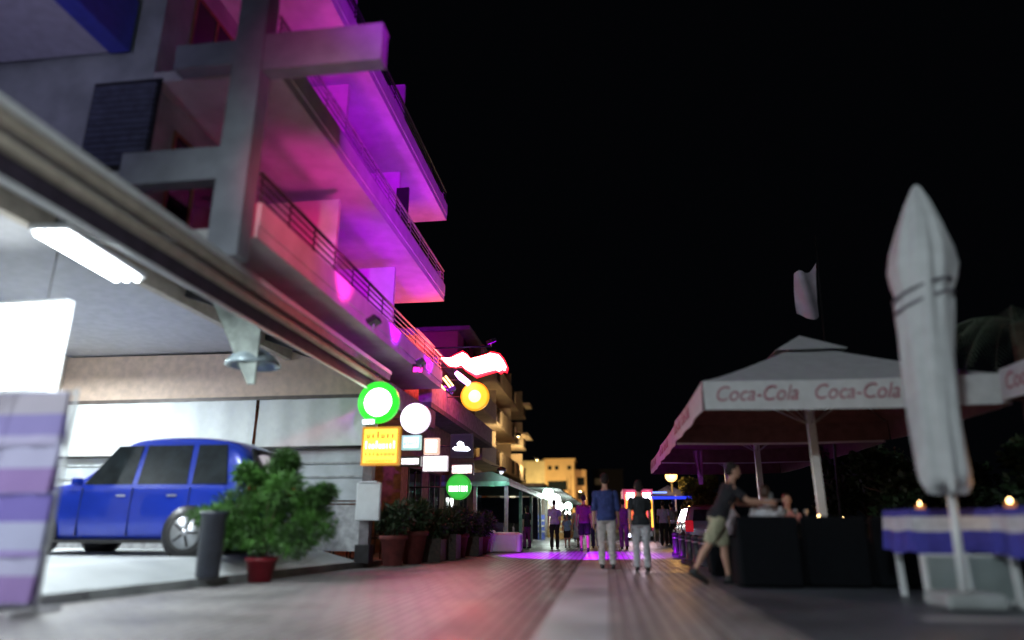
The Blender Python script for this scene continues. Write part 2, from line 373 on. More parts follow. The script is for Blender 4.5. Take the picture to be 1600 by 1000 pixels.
for z0, z1 in ((2.21, 1.62), (1.67, 1.10), (1.15, .56), (.61, .06)):
    x = -7.0
    while x < -5.75:
        wd = random.uniform(.62, .74); x1 = min(x+wd, -5.60)
        ph = random.random()*6; dz = random.uniform(-.05, .04); mb = MB()
        for s in (-1, 1):
            mb.sheet(lambda u, v: (x+(x1-x)*u, 6.5 + s*(.018+.035*v) + .016*math.sin(u*9+ph+v*2)*v, z0+.012-(z0-z1+dz)*v), 10, 8)
        o = mb.build('beach_towel', tw[{2.21: 0, 1.67: 1, 1.15: 2, .61: 1}[z0]], None, ((x+x1)/2, 6.5, z0), fix=False)
        row = {2.21: 'top', 1.67: 'second', 1.15: 'third', .61: 'bottom'}[z0]
        tag(o, 'violet and blue striped towel in the %s row of the rack at the left' % row, 'towel', 'towels on the %s rail of the rack' % row)
        k += 1; x = x1 + .012

# ------------------------------------------------------------------ buildings, left side
def window_parts(bld, O, x, y0, y1, z0, z1, fm=whitem, gm=glassd, fx=.03):
    f = MB()
    e = .06
    f.b2(x, x+fx, y0, y1, z0, z0+e); f.b2(x, x+fx, y0, y1, z1-e, z1); f.b2(x, x+fx, y0, y0+e, z0+e, z1-e); f.b2(x, x+fx, y1-e, y1, z0+e, z1-e)
    f.b2(x, x+fx, (y0+y1)/2-.03, (y0+y1)/2+.03, z0+e, z1-e)
    fo = f.build('window', fm, bld, O); MB().b2(x+.002, x+.012, y0+e, y1-e, z0+e, z1-e).build('pane', gm, fo, O); return fo
# main block with the purple balconies
BX, BW = -4.6, -6.6
b = thing('apartment_block', 'flats with balconies bathed in violet and magenta light above the awning', 'building', (BW, 13.4, 0)); O = b.location
MB().b2(-14, BW, 7.95, 18.85, 5.0, 12.6).build('wall', plaster, b, O)
wood_sh = mat('shutter_brown', (.25, .12, .06), .7, var=.2)
Y0, Y1 = 7.95, 18.85
for zi, z in enumerate((4.62, 7.30, 9.98)):
    MB().b2(BW+.003, BX, Y0, Y1, z, z+.17).build('balcony_slab', plaster_w, b, O)
    MB().b2(BX-.10, BX+.02, Y0, Y1, z+.173, z+.52).build('parapet', plaster_w, b, O)
    MB().b2(BW+.003, BX-.103, Y1-.1, Y1, z+.173, z+.95).build('parapet', plaster_w, b, O)
    rl = MB()
    for h in (.62, .74, .86): rl.tube([(BX-.04, Y0, z+h), (BX-.04, Y1, z+h)], .016, 6)
    rl.tube([(BX-.04, Y0, z+.98), (BX-.04, Y1, z+.98)], .03, 8)
    for k in range(13): yy = Y0+.05+(Y1-Y0-.1)*k/12; rl.tube([(BX-.04, yy, z+.5), (BX-.04, yy, z+.98)], .014, 6)
    rl.build('railing', blackm if zi != 1 else mat('rail_mid', (.3, .25, .3), .5), b, O)
    for k, yy in enumerate((11.5, 15.2)):
        MB().b2(BW+.003, BX-.4, yy, yy+.12, z+.173, z+2.4).build('partition', plaster_w, b, O)
    if zi == 1:
        MB().b2(BX-.45, BX-.13, 15.16, 15.24, z+.2, z+1.9).build('grille', blackm, b, O)
    for k in range(5):
        yy = 8.6 + k*2.1
        if yy+1.3 < Y1: 
            f = window_parts(b, O, BW, yy, yy+1.3, z+.2, z+2.25, wood_sh)
MB().b2(-14.2, BW+.35, Y0-.1, Y1+.1, 12.6, 12.78).build('roof', concrete, b, O)
# flank: louvred window in the end wall of the block
mb = MB()
for k in range(14): mb.box((-6.98, 7.90, 5.92+k*.1), (1.02, .05, .07), (R(35), 0, 0))
lo = MB().b2(-7.55, -6.42, 7.93, 7.945, 5.8, 7.35).build('window', blackm, b, O)
mb.build('louvres', mat('louvre', (.10, .11, .16), .5), lo, O)
# pale concrete frame in front of the block end
fr = thing('concrete_frame', 'pale grey concrete pillar with cross beams in front of the violet balconies', 'frame', (-4.85, 7.7, 4.2)); O = fr.location
frm = mat('frame_concrete', (.27, .28, .32), .8, var=.15, scale=2.5)
MB().b2(-5.06, -4.62, 7.55, 7.85, 4.2, 9.6).build('pillar', frm, fr, O)
MB().b2(-4.617, -2.86, 7.58, 7.82, 7.05, 7.66).build('beam', frm, fr, O)
MB().b2(-6.55, -5.063, 7.58, 7.82, 5.35, 5.85).build('beam', frm, fr, O)
MB().b2(-6.0, -5.063, 7.58, 7.82, 7.2, 7.6).build('beam', frm, fr, O)
def aircon(x, y, z, label):
    t = thing('air_conditioner', label, 'air conditioner', (x, y, z), 0, 'air conditioners on the balconies')
    MB().rbox((0, 0, .28), (.32, .82, .56), .03).build('case', whitem, t)
    MB().lathe([(.22, 0), (.22, .015)], (.165, -.12, .28), 22, 'x').build('fan_grille', blackm, t)
    MB().tube([(-.1, .41, .3), (-.1, .5, .3), (-.16, .5, 1.2)], .015, 6).build('pipe', whitem, t)
aircon(-6.42, 10.35, 9.1, 'air conditioner high on the balcony wall nearest the concrete frame')
aircon(-6.42, 14.6, 9.1, 'air conditioner high on the balcony wall above the far end of the awning')
aircon(-6.2, 14.4, 7.48, 'air conditioner standing on the middle balcony floor')
# nearer block, top left corner
b = thing('corner_block', 'grey block at the top left with a lavender balcony underside edged in blue', 'building', (-9.5, 3, 0)); O = b.location
MB().b2(-14, -9.4, -3, 7.9, 5.0, 13).build('wall', plaster, b, O)
MB().b2(-9.397, -7.33, -1, 7.85, 7.85, 8.05).build('balcony_slab', mat('slab_lavender', (.60, .58, .68), .7, var=.08), b, O)
MB().b2(-7.327, -7.0, -1, 7.85, 7.82, 8.75).build('parapet', mat('parapet_blue', (.07, .08, .55), .5, var=.1), b, O)
mb = MB()
for k in range(22): mb.b2(-9.39, -9.3, 4.4, 6.9, 5.6+k*.09, 5.64+k*.09)
mb.build('shutter', mat('shutter_dk', (.12, .11, .13), .6), b, O)
# low block with the neon
b = thing('low_bar_building', 'low dark red lit building carrying the neon sign beyond the violet block', 'building', (-5.7, 24, 0)); O = b.location
MB().b2(-14, -5.7, 18.9, 29.9, .1, 6.3).build('wall', brownwall, b, O)
MB().b2(-14, -5.4, 18.9, 29.9, 6.3, 6.5).build('roof', concrete, b, O)
MB().b2(-5.697, -4.9, 18.9, 29.9, 4.1, 4.25).build('awning', darkwall, b, O)
MB().b2(-5.3, -4.9, 18.95, 29.9, 4.253, 4.9).build('balcony_wall', mat('lilac_wall', (.35, .28, .33), .8), b, O)
for y in (19.6, 22, 24.4, 26.8): window_parts(b, O, -5.7, y, y+1.5, .9, 2.5, woodd)
# far balcony building (warm light)
b = thing('balcony_building', 'cream building with three stepped rows of balconies lit warm beyond the neon sign', 'building', (-6.6, 39, 0)); O = b.location
pkw = mat('pinkish_render', (.45, .36, .33), .85, var=.1)
MB().b2(-16, -6.6, 30, 48, .1, 9.6).build('wall', cream, b, O)
MB().prism([(-16, 9.6), (-16, 9.8), (-6.0, 9.8), (-6.0, 9.6)], 'y', 29.8, 48.2).build('roof', concrete, b, O)
for zi, z in enumerate((3.6, 5.8, 8.0)):
    MB().b2(-6.597, -5.4, 30.2, 47.8, z, z+.15).build('balcony_slab', cream, b, O)
    for seg in range(3):
        ya = 30.2+seg*6
        MB().b2(-5.52, -5.4, ya, ya+4.1, z+.153, z+.95).build('parapet', (pkw, cream, cream)[seg], b, O)
        rl = MB()
        for k in range(8): rl.tube([(-5.46, ya+4.2+k*.2, z+.15), (-5.46, ya+4.2+k*.2, z+.95)], .015, 5)
        rl.tube([(-5.46, ya+4.1, z+.95), (-5.46, ya+6, z+.95)], .025, 6); rl.build('railing', woodd, b, O)
        window_parts(b, O, -6.6, ya+1, ya+2.6, z+.2, z+1.85, wood_sh)
        window_parts(b, O, -6.6, ya+3.6, ya+4.8, z+.2, z+1.85, wood_sh)
        MB().b2(-6.597, -5.6, ya+5.0, ya+5.15, z+.153, z+1.95).build('partition', cream, b, O)
MB().b2(-5.397, -4.9, 44, 47.8, 6.5, 6.6).build('sunshade', cream, b, O)
MB().b2(-5.397, -4.95, 46.2, 47.8, 8.75, 8.95).build('sunshade', cream, b, O)
for k in range(3): MB().b2(-6.597, -6.3, 31+k*6, 31.6+k*6, .1, 3.6).build('pier', mat('orange_pier', (.5, .14, .05), .8), b, O)
# far block across the end of the street
def far_block(x0, x1, y0, y1, z1, name, label, wm, side):
    b = thing(name, label, 'building', ((x0+x1)/2, y0, 0)); O = b.location
    MB().b2(x0, x1, y0, y1, 0, z1).build('wall', wm, b, O)
    MB().b2(x0-.2, x1+.2, y0-.2, y1+.2, z1, z1+.25).build('roof', wm, b, O)
    return b, O
b, O = far_block(-9.4, -4.7, 110, 118, 10.7, 'end_block', 'cream and orange block of flats facing down the far end of the street', mat('end_render', (.60, .38, .18), .85, var=.08, scale=.5), 0)
MB().b2(-13.2, -9.403, 109.6, 118, 0, 10.6).build('side_wing', cream, b, O)
MB().b2(-4.697, -2.9, 112, 124, 0, 9.3).build('side_wing', orange_w, b, O)
for z in (2.2, 5.0):
    rc = MB().b2(-8.9, -6.0, 109.8, 109.88, z+.9, z+2.4).build('window', glassd, b, O)
    MB().b2(-9.0, -5.7, 109.0, 109.797, z, z+.15).build('balcony_slab', cream, b, O)
    MB().b2(-9.0, -5.7, 108.9, 109.0, z, z+.9).build('parapet', orange_w, b, O)
    MB().b2(-5.8, -5.7, 109.0, 109.1, z+.9, z+2.9).build('post', woodd, b, O)
for x in (-8.9, -7.8, -5.8): MB().b2(x, x+.6, 109.93, 109.99, 9.2, 9.8).build('window', glassd, b, O)
for z in (2.6, 4.6, 6.8): MB().b2(-4.4, -3.2, 111.9, 111.98, z, z+1.3).build('window', glassd, b, O)
b, O = far_block(-2.4, 4, 150, 160, 12.0, 'dark_block', 'dim unlit block of flats behind the cream end block', darkwall, 0)
for z in (3, 6, 9): MB().b2(-2, 0, 149.9, 149.98, z, z+1.3).build('window', mat('lit_window_dim', (.3, .2, .1), .5, emit=(.9, .6, .3), estr=.03), b, O)

# ------------------------------------------------------------------ lit signs
def bracket_sign(name, label, cat, c, poly_or_r, face, rim, thick=.12, wallx=-4.95, rimw=.05, group=None, extra=None):
    t = thing(name, label, cat, c, 0, group); O = t.location
    x, y, z = c
    if isinstance(poly_or_r, (int, float)):
        r = poly_or_r
        MB().lathe([(r, 0), (r, thick)], (x, y, z), 36, 'y').build('case', rim, t, O)
        MB().lathe([(r-rimw, -.012), (r-rimw, -.004)], (x, y, z), 36, 'y').build('face', face, t, O); hw = r
    else:
        w_, h_ = poly_or_r
        MB().b2(x-w_/2, x+w_/2, y, y+thick, z-h_/2, z+h_/2).build('case', rim, t, O)
        MB().b2(x-w_/2+rimw, x+w_/2-rimw, y-.012, y-.003, z-h_/2+rimw, z+h_/2-rimw).build('face', face, t, O); hw = w_/2
    if wallx is not None: MB().tube([(wallx, y+thick/2, z), (x-hw+.02, y+thick/2, z)], .018, 8).build('bracket', blackm, t, O)
    if extra: extra(t, O, x, y, z)
    return t
grn = emat('sign_green', (.03, .75, .03), 1.25)
def glyphs(n, w_, h_, m, seed, name='lettering'):
    def f(t, O, x, y, z):
        rn = random.Random(seed); mb = MB(); px = x-w_/2
        for k in range(n):
            cw = w_/n; hh = h_*rn.choice((.6, .62, 1))
            if rn.random() < .5: mb.b2(px+cw*.15, px+cw*.8, y-.022, y-.016, z-h_/2, z-h_/2+h_*.18); mb.b2(px+cw*.15, px+cw*.35, y-.0225, y-.0155, z-h_/2+h_*.18, z-h_/2+h_*.6); mb.b2(px+cw*.6, px+cw*.8, y-.0225, y-.0155, z-h_/2+h_*.18, z-h_/2+h_*.6)
            else: mb.b2(px+cw*.3, px+cw*.62, y-.022, y-.016, z-h_/2, z-h_/2+hh)
            px += cw
        mb.build(name, m, t, O)
    return f
def white_disc(t, O, x, y, z):
    MB().lathe([(.29, -.03), (.29, -.02)], (x+.01, y, z-.01), 30, 'y').build('panel', emat('white_core', (.95, 1, .9), 6), t, O)
bracket_sign('round_sign', 'large round green rimmed sign glowing white at its middle, nearest the awning end', 'sign', (-4.58, 13.3, 3.27), .43, grn, grn, extra=white_disc)
bracket_sign('square_sign', 'glowing yellow square sign below the large green round sign', 'sign', (-4.5, 13.38, 2.38), (.80, .78),
             emat('sign_yellow', (1, .62, .06), 1.7), emat('yellow_case', (.8, .35, .02), .5), wallx=-4.83,
             extra=lambda t, O, x, y, z: [glyphs(nn, ww, hh, emat(nm, cc, ee), sd, 'lettering')(t, O, x, y, z+dz) for nn, ww, hh, dz, sd, nm, cc, ee in ((6, .62, .14, .22, 5, 'print_brown', (.55, .16, .01), .8), (9, .66, .15, .02, 6, 'print_hot', (1, .95, .6), 4), (8, .66, .10, -.15, 7, 'print_brown', (.55, .16, .01), .8), (10, .60, .07, -.29, 8, 'print_brown', (.55, .16, .01), .8))])
bracket_sign('small_sign', 'tiny white lit plate between the green round sign and the yellow sign', 'sign', (-4.75, 13.28, 2.86), (.26, .10), emat('tiny_white', (.75, .95, 1), 4), whitem, .05, rimw=.01, wallx=-4.83)
bracket_sign('oval_sign', 'round white glowing sign just right of the large green one', 'sign', (-4.40, 15.5, 3.26), .36, emat('sign_white', (1, .97, 1), 5), emat('rim_lilac', (.85, .75, .95), 1.2), rimw=.02, extra=glyphs(6, .46, .16, emat('print_rose', (.75, .45, .45), .8), 11))
bracket_sign('box_sign', 'pale mint lit box sign left of the pinkish one', 'sign', (-4.50, 15.6, 2.70), (.46, .34), emat('sign_mint', (.72, 1, .92), 1.6), emat('rim_mint', (.4, .7, .62), .8), extra=glyphs(6, .34, .11, emat('print_teal', (.2, .6, .5), .8), 12))
bracket_sign('box_sign', 'small lit sign with a peach coloured rim right of the mint box', 'sign', (-4.03, 15.7, 2.62), (.36, .38), emat('sign_peach', (1, .93, .86), 3), emat('rim_peach', (.85, .5, .38), 1), extra=glyphs(4, .22, .12, emat('print_rose', (.75, .45, .45), .8), 13))
bracket_sign('box_sign', 'white lit strip sign directly under the mint box sign', 'sign', (-4.56, 15.8, 2.28), (.52, .24), emat2('sign_wa', (.95, .93, .95), (.4, .36, .36), 2.2, 5, 5, .2, .6, .9), blackm)
bracket_sign('box_sign', 'broad bright white lit sign under the peach rimmed one', 'sign', (-4.0, 16.0, 2.24), (.60, .36), emat('sign_wb', (.98, .96, .98), 3.5), emat('rim_w', (.6, .55, .6), .8), rimw=.02, extra=glyphs(9, .50, .13, emat('print_grey', (.50, .46, .50), .7), 14))
def blue_script(t, O, x, y, z):
    pts = [(-.28, -.08), (-.2, -.02), (-.12, -.04), (-.14, .08), (-.06, .14), (.06, .08), (.08, -.02), (.2, -.04), (.27, -.12), (.2, -.16), (-.1, -.15), (-.2, -.14)]
    MB().prism([(x+a, z+c_) for a, c_ in pts], 'y', y-.03, y-.014).build('lettering', emat('blue_white', (.80, .88, 1), 6), t, O)
bracket_sign('dark_sign', 'black sign with glowing blue white lettering above the small green round sign', 'sign', (-4.2, 20.0, 3.1), (.70, .72), mat('sign_black', (.01, .01, .02), .5), blackm, wallx=-5.7, extra=blue_script)
bracket_sign('box_sign', 'pinkish white lit strip right above the small round green sign', 'sign', (-4.2, 20.1, 2.42), (.70, .34), emat2('sign_pw', (1, .9, .88), (.8, .25, .2), 2.2, 3, 4, .2, .55, .85), blackm, wallx=-5.7)
bracket_sign('round_sign', 'smaller round green sign with white lettering low beside the bar terrace', 'sign', (-4.25, 19.9, 1.90), .37, emat('sign_green2', (.05, .62, .07), .9), emat('rim_green2', (.05, .5, .05), .7), wallx=-5.7,
             extra=glyphs(8, .58, .27, emat('letter_white', (.9, 1, .9), 4), 4))
t = bracket_sign('globe_sign', 'glowing yellow round sign under the red neon', 'sign', (-4.0, 20.9, 4.76), .46, emat('sign_yel2', (1, .62, .04), 1.3), emat('rim_yel2', (.9, .45, .02), .9), wallx=-5.7)
MB().lathe([(.2, -.03), (.2, -.02)], (-4.0, 20.9, 4.76), 24, 'y').build('panel', emat('pale_yel', (1, .9, .35), 2.2), t, t.location)
# neon
def P2(px, py): return (-5.15+(px-690)*.0213, 6.06-(py-560)*.0215)
t = thing('neon_sign', 'white hot red neon script sign jutting over the street', 'neon sign', (-5.2, 21, 5.9)); O = t.location
poly = [(690,560),(705,561),(716,556),(724,553),(731,557),(736,563),(750,560),(762,557),(766,555),(779,558),(786,566),(791,576),(789,582),(785,580),(780,583),(775,580),(757,584),(745,587),(736,582),(729,578),(722,571),(714,574),(703,572),(697,567)]
MB().prism([P2(*p) for p in poly], 'y', 20.9, 20.98).build('neon_tube', emat('neon_core', (1, .62, .55), 14), t, O)
cxp, cyp = 741, 569
MB().prism([P2(cxp+(a-cxp)*1.06, cyp+(c_-cyp)*1.25) for a, c_ in poly], 'y', 20.99, 21.12).build('halo_backing', emat('neon_red', (1, .01, .03), 2.2), t, O)  # glowing plate put in for the red halo around the neon
MB().tube([(-5.7, 21.05, 5.75), (-3.6, 21.05, 5.75)], .03, 8).build('bracket', blackm, t, O)
lamp('POINT', 'neon_light', (-4.3, 20.6, 5.8), 480, (1, .03, .05), t, .5, off=O)
t = thing('violet_sign', 'slim violet lit capsule sign between the red neon and the yellow disc', 'neon sign', (-4.2, 20.7, 5.3)); O = t.location
MB().tube([(-4.60, 20.75, 5.52), (-4.44, 20.75, 5.36), (-4.16, 20.75, 5.14)], [.07, .1, .09], 12).build('lamp_tube', emat('violet_tube', (.75, .35, 1), 5), t, O)
MB().tube([(-5.0, 20.85, 5.10), (-4.72, 20.85, 4.86)], .04, 10).build('lamp_tube', emat('violet_dim', (.35, .03, .7), 1), t, O)
MB().b2(-5.7, -4.5, 20.84, 20.88, 5.28, 5.31).build('bracket', blackm, t, O)
t = thing('menu_lights', 'three small yellow lit slats left of the yellow disc', 'sign', (-4.8, 20.6, 5.1)); O = t.location
for k, (x, z) in enumerate(((-4.88, 5.18), (-4.80, 5.24), (-5.06, 5.1))):
    MB().box((x, 20.7, z), (.06, .05, .42), (0, R(-38), 0)).build('slat', emat('slat_yellow', (1, .75, .25), 3), t, O)
MB().b2(-5.7, -4.7, 20.74, 20.8, 5.0, 5.04).build('bracket', blackm, t, O)
# menu board on the post
t = thing('menu_box', 'pale blank menu board fixed low on the dark post under the yellow sign', 'menu board', (-4.82, 13.75, 1.3)); O = t.location
MB().rbox((-4.82, 13.78, 1.30), (.52, .09, .76), .03).build('board', mat('menu_grey', (.58, .62, .63), .5, var=.05), t, O)
MB().b2(-5.03, -4.65, 13.70, 13.73, 1.67, 1.70).build('clip', steel, t, O)

# ------------------------------------------------------------------ floodlights and street lamps
def flood(loc, tgt, col, e, label, spot=130, colname='violet'):
    t = thing('floodlight', label, 'floodlight', loc, 0); O = t.location
    d = (Vector(tgt)-Vector(loc)).normalized(); q = d.to_track_quat('Y', 'Z').to_matrix().to_4x4()
    mb = MB().box((0, 0, 0), (.26, .10, .18)); mb.v = [tuple(q @ Vector(v)) for v in mb.v]; mb.build('housing', blackm, t)
    mb = MB().box((0, .056, 0), (.22, .008, .14)); mb.v = [tuple(q @ Vector(v)) for v in mb.v]; mb.build('lens', emat('lens_'+colname, col, 3), t)
    MB().tube([(0, 0, -.16), (0, 0, -.02)], .02, 8).build('stand', steel, t)
    l = lamp('SPOT', 'spot_light', Vector(loc)+d*.1, e, col, t, .12, tuple(Vector(tgt)), spot, .9 if e < 10000 else .35, off=O)
    return t
    return t
VI = (.46, .0, .92); MG = (.75, .02, .35); RD = (1, .03, .16)
flood((-3.95, 17.4, 4.3), (-5.4, 17.0, 7.3), VI, 430, 'violet floodlight at the far end of the awning edge', 74)
flood((-3.95, 14.2, 4.3), (-5.4, 14.2, 7.3), VI, 380, 'violet floodlight midway along the awning edge', 74)
flood((-3.95, 11.0, 4.3), (-5.5, 11.2, 7.3), MG, 260, 'magenta floodlight on the awning edge below the near balconies', 74, 'magenta')
# mast added out of view, its floodlights brighten balconies, flank, gutter and parasols
t = thing('added_mast', 'added unseen mast beside the viewer that carries added floodlights', 'mast', (3.4, 0.2, 0))
MB().lathe([(.12, 0), (.12, .3), (.07, .35), (.05, 6.3)], (0, 0, 0), 14).build('pole', blackm, t)
MB().tube([(0, 0, 5.8), (-4.6, 0, 5.8)], .03, 8).build('arm', blackm, t)
flood((2.8, 0.2, 6.0), (-4.9, 16.4, 7.7), VI, 7500, 'added violet floodlight on the unseen mast aimed at the far balconies', 22)
flood((2.3, 0.2, 6.0), (-4.9, 15.0, 10.4), VI, 7000, 'added violet floodlight on the unseen mast aimed at the top balcony', 30)
flood((1.8, 0.2, 6.0), (-4.9, 11.0, 7.5), MG, 1900, 'added magenta floodlight on the unseen mast', 24, 'magenta')
flood((1.3, 0.2, 6.0), (-4.6, 10.2, 5.25), RD, 4600, 'added red floodlight on the unseen mast', 20, 'red')
flood((0.8, 0.2, 6.0), (-4.6, 14.8, 5.0), VI, 8500, 'added violet floodlight on the unseen mast aimed at the lowest balcony', 20)
flood((-0.2, 0.2, 6.0), (-8.6, 7.9, 6.2), (.72, .92, 1), 90, 'added cool white floodlight on the unseen mast turned to the block flank', 44, 'cool')
flood((-0.7, 0.2, 6.0), (-4.8, 5.0, 3.6), (.86, .96, 1), 150, 'added cool white floodlight on the unseen mast turned to the awning gutter', 32, 'cool')
flood((0.3, 0.2, 6.0), (3.9, 8.2, 3.4), (.80, .97, 1), 190, 'added cool white floodlight on the unseen mast turned to the parasols', 46, 'cool')
flood((-6.0, 3.0, 4.75), (-8.3, 5.5, 7.9), (.62, .58, 1), 190, 'added pale lavender floodlight brightening the corner block balcony underside', 110, 'lavender')  # uplight added to brighten the balcony underside
for y, c_, e, nm in ((10.2, MG, 60, 'magenta'), (13.2, VI, 75, 'violet'), (16.9, VI, 90, 'violet')):
    flood((-4.9, y, 8.0), (-5.5, y, 9.95), c_, e, '%s floodlight on the middle balcony at %s' % (nm, {10.2: 'its near end', 13.2: 'its middle', 16.9: 'its far end'}[y]), 140, nm)
# the one that pours violet on the street and the magenta one
t = flood((-3.0, 18.0, 5.78), (-0.7, 20.3, 0), (.42, 0, 1), 11000, 'violet floodlight aimed down at the street beyond the signs', 45)
MB().tube([(-1.62, 0, -.16), (0, 0, -.16)], .025, 8).build('arm', blackm, t)
flood((-4.3, 15.2, 4.4), (-2.8, 11.6, 0), (1, .02, .36), 300, 'magenta floodlight aimed down at the ribbed paving', 62, 'magenta')

def street_lamp(loc, h, label, col, e, arm=(0, 0), r=.16, es=20, base=0, aim=None):
    t = thing('street_lamp', label, 'street lamp', (loc[0], loc[1], base)); 
    MB().lathe([(.09, 0), (.09, .5), (.055, .55), (.045, h-.1)], (0, 0, 0), 12).build('pole', mat('lamp_pole', (.05, .05, .055), .5), t)
    if arm != (0, 0): MB().tube([(0, 0, h-.2), (arm[0]*.5, arm[1]*.5, h+.1), (arm[0], arm[1], h+.1)], .03, 8).build('arm', MATS['lamp_pole'], t)
    g = emat('globe_%s' % '_'.join('%d' % (c*9) for c in col)+str(es), col, es)
    z = h + (.05 if arm == (0, 0) else -.05)
    MB().ball((arm[0], arm[1], z), r).build('globe', g, t)
    if e and aim: lamp('SPOT', 'bulb', (arm[0]+loc[0], arm[1]+loc[1]+r+.05, z), e, col, t, r, aim, 86, .5, off=(loc[0], loc[1], 0))
    elif e: lamp('POINT', 'bulb', (arm[0], arm[1]-r-.05, z-.03), e, col, t, r)
    return t
# out-of-frame lamps that light the foreground as the photograph's street lamps do
street_lamp((-3.6, -5.0), 6.2, 'cool white street lamp behind the viewer', (.84, .96, 1), 2300, (1.6, 0), .2, aim=(.0, 6, 0))
street_lamp((3.3, 35), 3.1, 'warm glowing globe lamp beside the far parasols', (1, .52, .14), 120, r=.29, es=5)
street_lamp((-2.6, 33), 7.2, 'tall warm street lamp opposite the balcony building', (1, .62, .25), 1300, (1.2, 0), .14, 4) if False else None
street_lamp((1.4, 62), 7.5, 'distant warm lamp post in the middle of the street', (1, .66, .28), 0, r=.12, es=3) if False else None

# lamps added to wash the far buildings and the bench
def added_lamp(loc, label, col, e, tgt=None, spot=150):
    t = thing('added_lamp', label, 'wall lamp', loc); 
    MB().lathe([(.03, .16), (.14, .1), (.17, 0)], (0, 0, 0), 14).build('shade', blackm, t)
    MB().ball((0, 0, -.02), .08).build('bulb_glass', emat('wl_%d%d%d' % tuple(int(c*9) for c in col), col, .7), t)
    if tgt: lamp('SPOT', 'bulb', Vector(loc)+Vector((0, 0, -.15)), e, col, t, .2, tgt, spot, 1, off=loc)
    else: lamp('POINT', 'bulb', (0, 0, -.2), e, col, t, .2)
    MB().tube([(0, 0, .12), (-.35, 0, .2)], .015, 6).build('arm', blackm, t)
added_lamp((-4.3, 34.5, 5.2), 'added warm lamp on an arm at the near end of the balcony building', (1, .72, .42), 420, (-7, 38, 6.6), 150)
added_lamp((-4.3, 44.5, 4.9), 'added warm lamp on an arm at the far end of the balcony building', (1, .72, .40), 620, (-7, 46, 6), 150)
added_lamp((-3.5, 23.4, 2.6), 'small cool lamp added at the pavilion corner to brighten the white bench', (.9, .95, 1), 14)  # added only to lift the bench to white
added_lamp((-9.0, 102, 4.6), 'yellowish lamp added in front of the end block', (1, .80, .34), 3600)
added_lamp((-3.5, 100, 5.4), 'orange lamp added right of the end block', (1, .72, .38), 3000)

# globe lamps hung along the far shop fronts
for (x, y, z, r, lab) in ((-3.05, 37.5, 2.42, .30, 'nearest white globe lamp at the corner of the green pavilion'), (-2.85, 39.6, 2.16, .34, 'white globe lamp hung just right of the nearest globe'),
                     (-3.1, 47, 1.98, .30, 'white globe lamp third along the far shops'), (-2.65, 50, 2.10, .26, 'greenish white globe lamp fourth along the far shops'),
                     (-3.0, 56, 1.7, .2, 'small white globe lamp fifth along the far shops'), (-2.2, 66, 1.95, .2, 'tiny warm globe lamp farthest down the street')):
    t = thing('globe_lamp', lab, 'globe lamp', (x, y, z), 0, 'globe lamps along the far shops')
    MB().ball((0, 0, 0), r, 20).build('globe', emat('globe_white' if 'green' not in lab else 'globe_mint', (.93, 1, .95) if 'green' not in lab else (.6, 1, .8), 9), t)
    MB().tube([(0, 0, r*.9), (0, 0, 2.7-z)], .012, 6).build('rod', blackm, t)
    lamp('POINT', 'bulb', (0, -r-.1, -.1), 70, (.9, 1, .95), t, r)
# shop awnings that carry the globes
t = thing('shop_row', 'row of far shops with a pale awning behind the white globe lamps', 'shops', (-3.5, 50, 0)); O = t.location
MB().b2(-6.4, -5.6, 37.0, 47.9, .1, 3.5).build('wall', mat('shopfar', (.35, .30, .25), .8), t, O)
MB().b2(-9.5, -4.2, 48.1, 90, .1, 3.6).build('wall', MATS['shopfar'], t, O)
MB().add([(-5.6, 36.8, 2.85), (-2.4, 36.8, 2.65), (-2.0, 90, 2.65), (-4.2, 90, 2.85), (-5.6, 36.8, 2.92), (-2.4, 36.8, 2.72), (-2.0, 90, 2.72), (-4.2, 90, 2.92)],
         [(0,1,2,3), (4,5,6,7), (0,1,5,4), (1,2,6,5), (2,3,7,6), (3,0,4,7)]).build('awning', mat('awn_far', (.10, .13, .12), .7), t, O)
for y in (40, 44, 50, 56, 62): 
    f = MB().b2(-5.59 if y < 48 else -4.19, -5.5 if y < 48 else -4.1, y, y+2.6, .5, 2.6).build('window', whitem, t, O)
    MB().b2(-5.49 if y < 48 else -4.09, -5.47 if y < 48 else -4.07, y+.1, y+2.5, .6, 2.5).build('pane', emat('shop_glow', (1, .82, .55), .9), f, O)
rn = random.Random(3)
for k in range(14):
    x = rn.uniform(-3.9, -2.2); y = rn.uniform(40, 60); h = rn.uniform(.7, 1.5)
    cc = rn.choice([((.5, .3, .1), 'brown'), ((.6, .6, .62), 'white'), ((.1, .15, .5), 'blue'), ((.5, .35, .1), 'ochre')])
    t = thing('display_stand', '%s display stand %d paces down the far shop row' % (cc[1], int(y-22)), 'display stand', (x, y, 0), rn.random(), 'display stands outside the far shops')
    MB().rbox((0, 0, h/2), (.5, .4, h), .03).build('body', mat('stand_'+cc[1], cc[0], .6), t)
    mb = MB()
    for q in range(3): mb.b2(-.2, .2, -.23, -.203, h*(.3+q*.22), h*(.3+q*.22)+.08)
    mb.build('goods', mat('goods', (.7, .65, .5), .6, var=.6, scale=12), t)

